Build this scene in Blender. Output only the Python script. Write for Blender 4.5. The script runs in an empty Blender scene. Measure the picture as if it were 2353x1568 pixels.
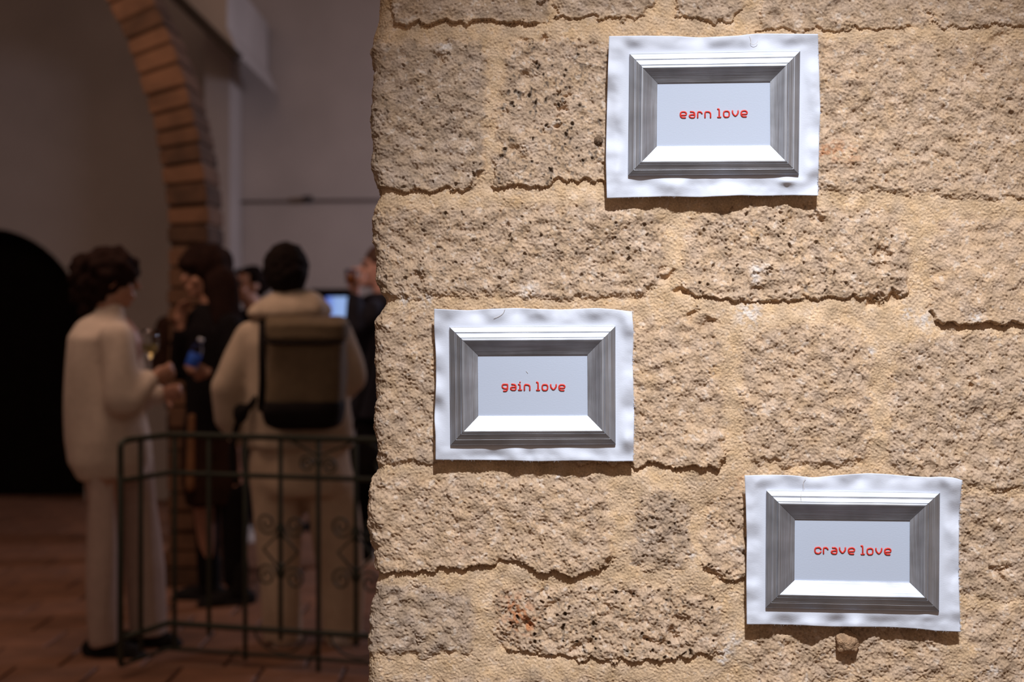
import bpy, bmesh, math, random
import numpy as np
from mathutils import Vector, Matrix, noise as mnoise

# ------------------------------------------------------------------ camera, light, exposure
SC = bpy.context.scene
COL = SC.collection
F, CX, HY, D0, CAMZ = 2353 * 50 / 36, 1176.5, 740.0, 2.334, 1.39   # focal in px, principal column, horizon row, wall distance, eye height
cam_d = bpy.data.cameras.new('camera'); cam = bpy.data.objects.new('camera', cam_d); COL.objects.link(cam)
cam_d.lens = 50; cam_d.sensor_width = 36; cam_d.shift_y = -(784 - HY) / 2353
cam.location = (0, -D0, CAMZ); cam.rotation_euler = (math.pi / 2, 0, 0)
cam_d.dof.use_dof = True; cam_d.dof.focus_distance = D0 - 0.01; cam_d.dof.aperture_fstop = 2.7; cam_d.dof.aperture_blades = 9
cam_d.clip_start = 0.05
SC.camera = cam
W = bpy.data.worlds.new('world'); SC.world = W; W.use_nodes = True
W.node_tree.nodes['Background'].inputs[0].default_value = (1.0, 0.72, 0.56, 1)
W.node_tree.nodes['Background'].inputs[1].default_value = 0.25
SC.view_settings.view_transform = 'Standard'; SC.view_settings.look = 'None'
SC.view_settings.gamma = 1; SC.view_settings.exposure = 0.0; SC.view_settings.use_curve_mapping = False
SC.cycles.use_denoising = True
SC.cycles.max_bounces = 6; SC.cycles.transparent_max_bounces = 8

def aim(o, tgt):
    o.rotation_euler = (Vector(tgt) - o.location).to_track_quat('-Z', 'Y').to_euler()
def lamp(name, kind, loc, tgt, energy, color, **kw):
    d = bpy.data.lights.new(name, kind); o = bpy.data.objects.new(name, d); COL.objects.link(o)
    o.location = loc; aim(o, tgt); d.energy = energy; d.color = color
    for k, v in kw.items(): setattr(d, k, v)
    return o
lamp('picture_spot', 'SPOT', (0.36, -2.15, 3.75), (0.44, 0, 0.80), 630, (0.90, 0.94, 1.0), spot_size=math.radians(40), spot_blend=1.0, shadow_soft_size=0.07)
lamp('room_fill', 'AREA', (-1.9, 3.2, 3.8), (-1.7, 5.0, 0.6), 34, (1.0, 0.66, 0.48), shape='DISK', size=1.6)  # unseen warm fill added to brighten the group and the enclosed room
lamp('side_fill', 'AREA', (1.5, 6.8, 2.6), (-0.9, 6.6, 1.2), 40, (0.85, 0.82, 1.0), shape='DISK', size=0.8)  # unseen cool fill added to brighten the drinker and the wall at right

# ------------------------------------------------------------------ helpers
def at(u, v, D):
    return Vector(((u - CX) / F * D, D - D0, CAMZ - (v - HY) / F * D))
def tag(o, label=None, cat=None, group=None, kind=None):
    if label: o['label'] = label
    if cat: o['category'] = cat
    if group: o['group'] = group
    if kind: o['kind'] = kind
    return o
def empty(name, loc=(0, 0, 0)):
    o = bpy.data.objects.new(name, None); COL.objects.link(o); o.location = loc; o.empty_display_size = 0.1
    return o
def link(name, me, m=None, parent=None):
    o = bpy.data.objects.new(name, me); COL.objects.link(o)
    if m is not None and len(me.materials) == 0: me.materials.append(m)
    if parent is not None:
        o.parent = parent
        loc = Vector((0, 0, 0)); p = parent
        while p is not None: loc += p.location; p = p.parent
        o.location = -loc                      # meshes are built in world coordinates
    return o
def from_bm(name, bm, m=None, parent=None, smooth=False):
    me = bpy.data.meshes.new(name); bm.to_mesh(me); bm.free()
    if smooth: me.polygons.foreach_set('use_smooth', [True] * len(me.polygons))
    return link(name, me, m, parent)

def nodes(name):
    m = bpy.data.materials.new(name); m.use_nodes = True
    nt = m.node_tree; return m, nt, nt.nodes['Principled BSDF']
def simple(name, col, rough=0.7, metal=0.0, var=0.0, bump=0.0, scale=20.0, rnd=0.0, **kw):
    m, nt, b = nodes(name)
    b.inputs['Roughness'].default_value = rough; b.inputs['Metallic'].default_value = metal
    for k, v in kw.items(): b.inputs[k.replace('_', ' ')].default_value = v
    b.inputs['Base Color'].default_value = (*col, 1)
    tc = nt.nodes.new('ShaderNodeTexCoord')
    if var or rnd:
        mix = nt.nodes.new('ShaderNodeMix'); mix.data_type = 'RGBA'; mix.blend_type = 'MULTIPLY'; mix.inputs[0].default_value = 1
        mix.inputs[6].default_value = (*col, 1)
        add = nt.nodes.new('ShaderNodeMath'); add.operation = 'ADD'; add.inputs[0].default_value = 1; add.inputs[1].default_value = 0
        if var:
            n = nt.nodes.new('ShaderNodeTexNoise'); n.inputs['Scale'].default_value = scale; n.inputs['Detail'].default_value = 4
            nt.links.new(tc.outputs['Object'], n.inputs['Vector'])
            mr = nt.nodes.new('ShaderNodeMapRange'); mr.inputs[1].default_value = 0.3; mr.inputs[2].default_value = 0.7
            mr.inputs[3].default_value = 1 - var; mr.inputs[4].default_value = 1 + var
            nt.links.new(n.outputs['Fac'], mr.inputs[0]); nt.links.new(mr.outputs[0], add.inputs[0])
        if rnd:
            oi = nt.nodes.new('ShaderNodeObjectInfo')
            mr2 = nt.nodes.new('ShaderNodeMapRange'); mr2.inputs[3].default_value = -rnd; mr2.inputs[4].default_value = rnd
            nt.links.new(oi.outputs['Random'], mr2.inputs[0]); nt.links.new(mr2.outputs[0], add.inputs[1])
        nt.links.new(add.outputs[0], mix.inputs[7]); nt.links.new(mix.outputs[2], b.inputs['Base Color'])
    if bump:
        n2 = nt.nodes.new('ShaderNodeTexNoise'); n2.inputs['Scale'].default_value = scale * 4; n2.inputs['Detail'].default_value = 3
        nt.links.new(tc.outputs['Object'], n2.inputs['Vector'])
        bp = nt.nodes.new('ShaderNodeBump'); bp.inputs['Strength'].default_value = bump; bp.inputs['Distance'].default_value = 0.01
        nt.links.new(n2.outputs['Fac'], bp.inputs['Height']); nt.links.new(bp.outputs[0], b.inputs['Normal'])
    return m

def tube_bm(bm, pts, r, seg=8, closed=False, flat=None):
    """sweep a round bar along pts; r a number or a list"""
    pts = [Vector(p) for p in pts]; n = len(pts)
    rr = r if isinstance(r, (list, tuple)) else [r] * n
    rings = []; up = None
    for i, p in enumerate(pts):
        if closed: t = (pts[(i + 1) % n] - pts[i - 1])
        else: t = pts[min(i + 1, n - 1)] - pts[max(i - 1, 0)]
        t.normalize()
        if up is None:
            up = Vector((0, -1, 0)) if abs(t.y) < 0.9 else Vector((0, 0, 1))
        a = (up - t * up.dot(t))
        if a.length < 1e-5: a = t.orthogonal()
        a.normalize(); b = t.cross(a); up = a
        rings.append([bm.verts.new(p + (a * math.cos(2 * math.pi * k / seg) + b * math.sin(2 * math.pi * k / seg)) * rr[i]) for k in range(seg)])
    for i in range(n if closed else n - 1):
        A, B = rings[i], rings[(i + 1) % n]
        for k in range(seg):
            bm.faces.new((A[k], A[(k + 1) % seg], B[(k + 1) % seg], B[k]))
    if not closed:
        for ring, s, q in ((rings[0], -1, 0), (rings[-1], 1, n - 1)):
            d = (pts[1] - pts[0]).normalized() * -1 if s < 0 else (pts[-1] - pts[-2]).normalized()
            cap = [bm.verts.new(pts[q] + (v.co - pts[q]) * 0.6 + d * rr[q] * 0.65) for v in ring]
            tip = bm.verts.new(pts[q] + d * rr[q] * 0.95)
            for k in range(seg):
                f = (ring[k], ring[(k + 1) % seg], cap[(k + 1) % seg], cap[k]); bm.faces.new(f if s > 0 else f[::-1])
                g = (cap[k], cap[(k + 1) % seg], tip); bm.faces.new(g if s > 0 else g[::-1])
def box_bm(bm, c, s, rot=None, bevel=0.0):
    r = bmesh.ops.create_cube(bm, size=1)
    vs = r['verts']
    M = Matrix.Translation(Vector(c)) @ (rot.to_4x4() if rot else Matrix.Identity(4)) @ Matrix.Diagonal((*s, 1))
    bmesh.ops.transform(bm, matrix=M, verts=vs)
    if bevel:
        es = list({e for v in vs for e in v.link_edges})
        bmesh.ops.bevel(bm, geom=es, offset=bevel, segments=2, affect='EDGES', profile=0.5)
def chaikin(pts, closed=False, it=1, k=0.25):
    for _ in range(it):
        out = []; n = len(pts)
        for i in range(n if closed else n - 1):
            a, b = Vector(pts[i]), Vector(pts[(i + 1) % n])
            if not closed and i == 0: out.append(a)
            else: out.append(a.lerp(b, k))
            if not closed and i == n - 2: out.append(b)
            else: out.append(a.lerp(b, 1 - k))
        pts = out
    return pts

# ------------------------------------------------------------------ periodic noise tables (numpy)
NT = 2048
def band(seed, lo, hi, ax=1.0, ay=1.0):
    rng = np.random.default_rng(seed)
    g = rng.standard_normal((NT, NT)).astype(np.float32)
    f = np.fft.rfft2(g)
    fy = np.fft.fftfreq(NT)[:, None] * ay; fx = np.fft.rfftfreq(NT)[None, :] * ax
    k = np.sqrt(fx * fx + fy * fy) + 1e-9
    w = 1 / k
    m = 1 / (1 + np.exp(-(w - lo) / (0.12 * lo))) * 1 / (1 + np.exp((w - hi) / (0.15 * hi)))
    m = m * (w / hi) ** 0.8
    r = np.fft.irfft2(f * m, s=(NT, NT)).astype(np.float32)
    return (r - r.mean()) / r.std()
def samp(t, U, V, ou=0, ov=0):
    u = np.mod(U + ou, NT); v = np.mod(V + ov, NT)
    i = np.floor(u).astype(np.int32); j = np.floor(v).astype(np.int32)
    fu = (u - i).astype(np.float32); fv = (v - j).astype(np.float32)
    i %= NT; j %= NT; i2 = (i + 1) % NT; j2 = (j + 1) % NT
    return (t[j, i] * (1 - fu) + t[j, i2] * fu) * (1 - fv) + (t[j2, i] * (1 - fu) + t[j2, i2] * fu) * fv
def sstep(a, b, x):
    t = np.clip((x - a) / (b - a), 0, 1); return t * t * (3 - 2 * t)

# ------------------------------------------------------------------ room shell
def plaster(name, col):
    return simple(name, col, 0.9, var=0.10, bump=0.12, scale=1.6)
M_plaster = plaster('aged_white_plaster', (0.46, 0.405, 0.375))
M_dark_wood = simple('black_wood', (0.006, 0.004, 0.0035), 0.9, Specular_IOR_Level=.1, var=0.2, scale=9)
def quad_wall(name, a, b, c, d, m, thick):
    """slab from a front quad a,b,c,d (world), pushed back by thick (Vector)"""
    bm = bmesh.new()
    f = [bm.verts.new(p) for p in (a, b, c, d)]; g = [bm.verts.new(Vector(p) + Vector(thick)) for p in (a, b, c, d)]
    bm.faces.new(f); bm.faces.new(g[::-1])
    for i in range(4): bm.faces.new((f[i], g[i], g[(i + 1) % 4], f[(i + 1) % 4]))
    bmesh.ops.recalc_face_normals(bm, faces=bm.faces)
    return tag(from_bm(name, bm, m), kind='structure')
YB = 11.0 - D0                                   # back wall plane
XL, XR, ZC = -5.2, 3.2, 4.6
# back wall with an arched opening at the left
def back_wall():
    dx, dr, dz = at(-40, 0, 11.0).x, 235 / F * 11.0, at(0, 757, 11.0).z
    outline = [(XL, 0), (dx - dr, 0)]
    arch = [(dx - dr * math.cos(t), dz + dr * math.sin(t)) for t in np.linspace(0, math.pi, 25)]
    outline += arch + [(dx + dr, 0), (XR, 0), (XR, ZC), (XL, ZC)]
    bm = bmesh.new()
    vs = [bm.verts.new((x, YB, z)) for x, z in outline]
    bmesh.ops.triangle_fill(bm, edges=[bm.edges.new((vs[i], vs[(i + 1) % len(vs)])) for i in range(len(vs))], use_beauty=True)
    ex = bmesh.ops.extrude_face_region(bm, geom=list(bm.faces))
    bmesh.ops.translate(bm, vec=(0, 0.45, 0), verts=[e for e in ex['geom'] if isinstance(e, bmesh.types.BMVert)])
    bmesh.ops.recalc_face_normals(bm, faces=bm.faces)
    tag(from_bm('wall_back', bm, M_plaster), kind='structure')
    # arched door leaf of dark planks set deep in the opening
    door = tag(empty('door_1', (dx, YB + 0.38, 0)), kind='structure')
    n = 9; pw = 2 * dr / n
    for i in range(n):
        x0 = dx - dr + i * pw + 0.004; x1 = x0 + pw - 0.008
        bm = bmesh.new()
        prof = [(x0, -0.004), (x1, -0.004)] + [(x, dz + math.sqrt(max(dr * dr - (x - dx) ** 2, 0)) - 0.004) for x in np.linspace(x1, x0, 5)]
        f = [bm.verts.new((x, YB + 0.36 + (i % 2) * 0.006, z)) for x, z in prof]
        g = [bm.verts.new((x, YB + 0.42, z)) for x, z in prof]
        bm.faces.new(f); bm.faces.new(g[::-1])
        for k in range(len(f)): bm.faces.new((f[k], g[k], g[(k + 1) % len(f)], f[(k + 1) % len(f)]))
        bmesh.ops.recalc_face_normals(bm, faces=bm.faces)
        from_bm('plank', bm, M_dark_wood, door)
back_wall()
quad_wall('wall_left', (XL, YB + .4, 0), (XL, -3, 0), (XL, -3, ZC), (XL, YB + .4, ZC), M_plaster, (-0.3, 0, 0))
quad_wall('wall_right', (XR, YB, 0), (XR, 0.9, 0), (XR, 0.9, ZC), (XR, YB, ZC), M_plaster, (0.3, 0, 0))
quad_wall('ceiling', (XL, 0.6, ZC), (XR, 0.6, ZC), (XR, YB + .4, ZC), (XL, YB + .4, ZC), M_plaster, (0, 0, 0.2))
# plaster pilaster of the back wall, seen right of the stone arch
pa = at(470, 0, 10.55).x; pb = at(528, 0, 10.55).x
quad_wall('trim_1', (pa, YB - 0.45, 0), (pb, YB - 0.45, 0), (pb, YB - 0.45, ZC), (pa, YB - 0.45, ZC), M_plaster, (0, 0.44, 0))
# sloping plaster hood over a stair, edged with a dark timber
def hood():
    D = 9.3
    bm = bmesh.new()
    P = [at(392, -30, D), at(548, 128, D), at(522, 62, D), at(522, -60, D), at(400, -60, D)]
    f = [bm.verts.new(p) for p in P]; g = [bm.verts.new(p + Vector((0, 1.55, 0))) for p in P]
    bm.faces.new(f); bm.faces.new(g[::-1])
    for k in range(5): bm.faces.new((f[k], g[k], g[(k + 1) % 5], f[(k + 1) % 5]))
    bmesh.ops.recalc_face_normals(bm, faces=bm.faces)
    h = tag(from_bm('trim_2', bm, M_plaster), kind='structure')
    bm = bmesh.new(); a, b = at(372, -38, D - .06), at(548, 134, D - .06)
    d = (b - a); ang = math.atan2(-d.z, d.x)
    box_bm(bm, (a + b) / 2, (d.length, 0.10, 0.065), Matrix.Rotation(ang, 3, 'Y'), 0.008)
    from_bm('timber_edge', bm, simple('dark_timber', (0.03, 0.018, 0.012), 0.7, var=0.3, scale=6), h)
hood()
# cable and junction box on the back wall
tr = tag(empty('wall_cable', at(700, 462, 10.98)), 'thin dark cable run level along the back wall with one small junction box', 'cable')
bm = bmesh.new(); tube_bm(bm, [at(546, 464, 10.97), at(640, 463, 10.97), at(760, 461, 10.97), at(900, 460, 10.97)], 0.010, 6)
from_bm('cable', bm, simple('cable_brown', (0.09, 0.06, 0.05), 0.7), tr, True)
bm = bmesh.new(); box_bm(bm, at(707, 458, 10.95), (0.075, 0.05, 0.05), None, 0.008)
from_bm('junction_box', bm, simple('box_brown', (0.03, 0.022, 0.02), 0.6), tr)

# floor with terracotta tiles
M_grout = simple('floor_grout', (0.11, 0.060, 0.038), 0.95, var=0.2, scale=3)
bm = bmesh.new(); box_bm(bm, ((XL + XR) / 2, (YB - 3.0) / 2, -0.055), (XR - XL + .4, YB + 4.2, 0.1))
floor = tag(from_bm('floor', bm, M_grout), kind='structure')
M_tile = simple('terracotta_tile', (0.215, 0.100, 0.055), 0.6, var=0.25, bump=0.05, scale=5, rnd=0.16)
T = 0.33
bm = bmesh.new(); box_bm(bm, (0, 0, 0), (T - 0.012, T - 0.012, 0.02)); 
top = [e for e in bm.edges if all(v.co.z > 0 for v in e.verts)]
bmesh.ops.bevel(bm, geom=top, offset=0.005, segments=1, affect='EDGES')
tile_me = bpy.data.meshes.new('tile'); bm.to_mesh(tile_me); bm.free(); tile_me.materials.append(M_tile)
rnd = random.Random(4)
near = []; far = []
for j in range(-2, 26):
    for i in range(-15, 9):
        x, y = (i + 0.5 * (j % 2)) * T, 2.2 + j * T
        D = y + D0; u = x / D * F + CX; v = HY + CAMZ * F / D
        if y > YB + .35 or x < XL + .2 or x > XR - .2: continue
        (near if (-60 < u < 900 and v < 1640) else far).append((x, y))
near.sort(key=lambda p: p[1])
far += near[290:]; near = near[:290]
for x, y in near:
    o = bpy.data.objects.new('tile', tile_me); COL.objects.link(o); o.parent = floor
    o.location = (x, y, 0.002 + rnd.uniform(-.002, .002)); o.rotation_euler.z = rnd.uniform(-.006, .006)
bm = bmesh.new()
for x, y in far: box_bm(bm, (x, y, 0.002), (T - .012, T - .012, 0.02))
tag(from_bm('far_tiles', bm, M_tile, floor), kind='stuff')

# ------------------------------------------------------------------ stone arch rib between the room's bays
M_arch = simple('arch_stone', (0.125, 0.062, 0.034), 0.9, var=0.3, bump=0.35, scale=7, rnd=0.45)
def arch_rib():
    D = 7.4
    root = tag(empty('trim_3', at(385, 1354, D)), kind='structure')
    s = D / F
    cx, cz, R = at(385 - 1190, 560, D).x, at(0, 560, D).z, 1190 * s
    w, dep = 0.215, 0.40
    rg = random.Random(7)
    y0 = D - D0
    def vouss(pts):                                       # pts: front quad (x,z) inner-low, outer-low, outer-high, inner-high
        bm = bmesh.new(); jy = rg.uniform(-.015, .015)
        f = [bm.verts.new((x + rg.uniform(-.006, .006), y0 + jy, z)) for x, z in pts]
        g = [bm.verts.new((x, y0 + dep, z)) for x, z in pts]
        bm.faces.new(f); bm.faces.new(g[::-1])
        for k in range(4): bm.faces.new((f[k], g[k], g[(k + 1) % 4], f[(k + 1) % 4]))
        bmesh.ops.bevel(bm, geom=list(bm.edges), offset=0.009, segments=2, affect='EDGES')
        bmesh.ops.recalc_face_normals(bm, faces=bm.faces)
        from_bm('stone', bm, M_arch, root)
    z = 0.012
    xi = cx + R
    while z < cz - 0.05:                                  # pier courses
        h = min(rg.uniform(0.085, 0.125), cz - z)
        wid = w + (0.04 if z < 0.18 else 0)
        vouss([(xi - (0.02 if z < .18 else 0), z), (xi + wid, z), (xi + wid, z + h - .006), (xi - (0.02 if z < .18 else 0), z + h - .006)]); z += h
    a = 0.0
    while a < math.radians(72):                           # arch voussoirs
        da = rg.uniform(0.085, 0.12) / R
        q = lambda r_, t: (cx + r_ * math.cos(t), cz + r_ * math.sin(t))
        g = 0.004 / R
        vouss([q(R, a + g), q(R + w, a + g), q(R + w, a + da - g), q(R, a + da - g)]); a += da
    # mortar core behind the joints
    bm = bmesh.new()
    pr = [(xi + .012, 0), (xi + w - .012, 0)] + [(cx + (R + w - .012) * math.cos(t), cz + (R + w - .012) * math.sin(t)) for t in np.linspace(0, math.radians(72), 20)] \
        + [(cx + (R + .012) * math.cos(t), cz + (R + .012) * math.sin(t)) for t in np.linspace(math.radians(72), 0, 20)]
    f = [bm.verts.new((x, y0 + .03, z)) for x, z in pr]; g = [bm.verts.new((x, y0 + dep - .02, z)) for x, z in pr]
    bm.faces.new(f); bm.faces.new(g[::-1]); n = len(f)
    for k in range(n): bm.faces.new((f[k], g[k], g[(k + 1) % n], f[(k + 1) % n]))
    bmesh.ops.recalc_face_normals(bm, faces=bm.faces)
    from_bm('mortar', bm, simple('arch_mortar', (0.20, 0.12, 0.08), 0.95, var=0.2), root)
arch_rib()

# ------------------------------------------------------------------ the rough stone wall
# outline (px), lift mm, tilt mm (extra lift at the bottom edge), pitting, grime, tint(0 warm..1 grey), peck
STONES = [
 ([(300,-260),(300,52),(880,50),(893,52),(905,62),(1000,55),(1100,50),(1230,55),(1258,50),(1266,40),(1263,-260)][3:]+[(890,-260)], 1.5, 7, .3, .1, .75, 1.0),
 ([(1277,-260),(1515,-260),(1512,-20),(1500,20),(1475,38),(1420,45),(1350,40),(1278,46)], 1, 4, .3, .1, .75, 1.0),
 ([(1560,-220),(1715,-220),(1705,20),(1690,42),(1640,52),(1580,48),(1550,30),(1552,-20)], 0, 5, .4, .2, .8, 1.0),
 ([(1740,-240),(2090,-240),(2108,-10),(2120,20),(2142,55),(2090,64),(1900,70),(1800,68),(1740,72),(1745,20)], 0, 4, .4, .2, .6, 1.1),
 ([(2104,-240),(2800,-240),(2800,58),(2353,60),(2200,60),(2148,57),(2127,20),(2114,-10)], 0, 4, .3, .1, .6, .9),
 ([(300,92),(870,92),(960,92),(1105,90),(1122,120),(1120,300),(1112,400),(1098,425),(1060,438),(950,440),(880,438),(300,432)], 3, 5, .8, .5, .85, 1.2),
 ([(1165,105),(1200,85),(1420,95),(1640,95),(1650,430),(1400,420),(1300,414),(1260,425),(1200,431),(1140,431),(1128,418),(1142,350),(1130,270),(1150,230),(1155,180)], 2, 5, 1.0, 1.0, .5, 1.15),
 ([(1690,92),(2353,100),(2700,100),(2700,455),(2250,460),(2150,450),(2080,446),(1900,440),(1700,430)], 1, 3, .5, .35, .35, 1.3),
 ([(300,485),(870,482),(1000,474),(1200,472),(1360,462),(1500,480),(1530,520),(1530,640),(1500,660),(1480,680),(1300,690),(1150,682),(980,678),(930,690),(880,688),(300,680)], 3, 3, .9, .6, .45, 1.25),
 ([(1578,505),(1620,484),(1750,468),(1860,472),(2050,480),(2090,540),(2092,640),(2075,688),(2000,690),(1960,680),(1900,686),(1800,690),(1700,690),(1640,688),(1572,676),(1566,560)], 3, 4, 1.0, .5, .35, 1.3),
 ([(2160,505),(2200,494),(2420,500),(2760,500),(2760,742),(2350,744),(2200,745),(2150,742),(2142,700),(2134,640),(2130,560)], 1, 10, .15, 0, .2, .7),
 ([(300,735),(880,716),(1040,712),(1180,720),(1190,1040),(1000,1066),(880,1068),(300,1060)], 3, 2, .7, .2, .45, 1.2),
 ([(1230,720),(1400,742),(1480,738),(1560,725),(1650,735),(1652,760),(1660,900),(1665,1055),(1640,1076),(1600,1070),(1560,1073),(1500,1064),(1440,1066),(1230,1060)], 1, 8, .3, .1, .3, 1.1),
 ([(1722,775),(1760,752),(1880,738),(1950,744),(1995,775),(2003,900),(1998,1040),(1985,1068),(1900,1074),(1800,1070),(1725,1060),(1702,1000),(1702,850),(1706,810)], 2, 3, .5, .1, .35, 1.25),
 ([(2064,795),(2110,776),(2200,766),(2420,768),(2740,768),(2740,1120),(2300,1128),(2220,1124),(2080,1100),(2042,1060),(2037,960),(2048,850)], 2, 3, .6, .1, .5, 1.3),
 ([(300,1110),(880,1094),(1000,1088),(1200,1084),(1380,1092),(1400,1150),(1410,1250),(1402,1300),(1350,1316),(1290,1320),(1240,1312),(1205,1296),(1150,1286),(1120,1300),(1000,1310),(880,1318),(300,1310)], 2, 8, .6, .25, .25, 1.2),
 ([(1475,1135),(1520,1120),(1560,1140),(1595,1180),(1588,1290),(1560,1308),(1480,1308),(1447,1290),(1450,1220)], 1, 2, .9, .6, .7, 1.3),
 ([(1622,1155),(1680,1122),(1740,1122),(2050,1130),(2080,1330),(1740,1338),(1690,1340),(1622,1318),(1604,1260)], 1, 5, .9, .5, .2, 1.3),
 ([(2110,1140),(2220,1134),(2420,1150),(2700,1150),(2700,1385),(2300,1380),(2220,1370),(2110,1365)], 1, 2, .3, .1, .5, 1.1),
 ([(300,1350),(880,1338),(980,1343),(1085,1372),(1092,1480),(1078,1498),(960,1508),(300,1500)], 1, 3, .4, .15, .85, 1.0),
 ([(1142,1352),(1300,1342),(1500,1350),(1640,1372),(1668,1420),(1660,1498),(1580,1513),(1400,1518),(1180,1503),(1134,1480),(1138,1400)], 3, 4, 1.7, .8, .3, 1.7),
 ([(1722,1400),(2150,1400),(2185,1560),(1900,1570),(1730,1590)], 0, 2, .4, .1, .3, 1.3),
 ([(2215,1398),(2420,1404),(2700,1404),(2700,1600),(2420,1600),(2240,1590)], 0, 3, .5, .2, .4, 1.2),
 ([(300,1570),(840,1562),(1050,1556),(1300,1560),(1640,1580),(1650,1700),(300,1700)], 0, 2, .2, .1, .5, .8),
]
def rectstone(x0, y0, x1, y1): return ([(x0, y0 + 10), (x0 + 14, y0), (x1 - 12, y0 + 4), (x1, y0 + 14), (x1 - 3, y1 - 10), (x1 - 16, y1), (x0 + 12, y1 - 3), (x0 + 2, y1 - 14)], 2, 4, .4, .2, .5, 1.0)
rs = random.Random(3)
for (y0, y1) in ((1640, 1900), (1940, 2230), (2270, 2640)):
    x = 900
    while x < 3300:
        w_ = rs.uniform(300, 620)
        if not (y0 == 1640 and x < 1660): STONES.append(rectstone(x, y0, x + w_ - 45, y1))
        x += w_
for (y0, y1) in ((-560, -285), (-900, -600)):
    x = 900
    while x < 3300:
        w_ = rs.uniform(300, 620); STONES.append(rectstone(x, y0, x + w_ - 45, y1)); x += w_
EDGE = [(-900,868),(0,872),(40,868),(80,858),(110,855),(160,862),(200,855),(260,855),(330,858),(380,858),(410,866),(440,874),(480,858),(540,860),(600,866),(650,868),(685,885),(700,884),(740,862),(800,868),(900,862),(960,862),(1000,866),(1040,868),(1080,862),(1100,852),(1130,848),(1200,850),(1250,858),(1290,870),(1330,870),(1380,858),(1400,851),(1480,850),(1530,848),(1568,846),(2700,850)]

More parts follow.
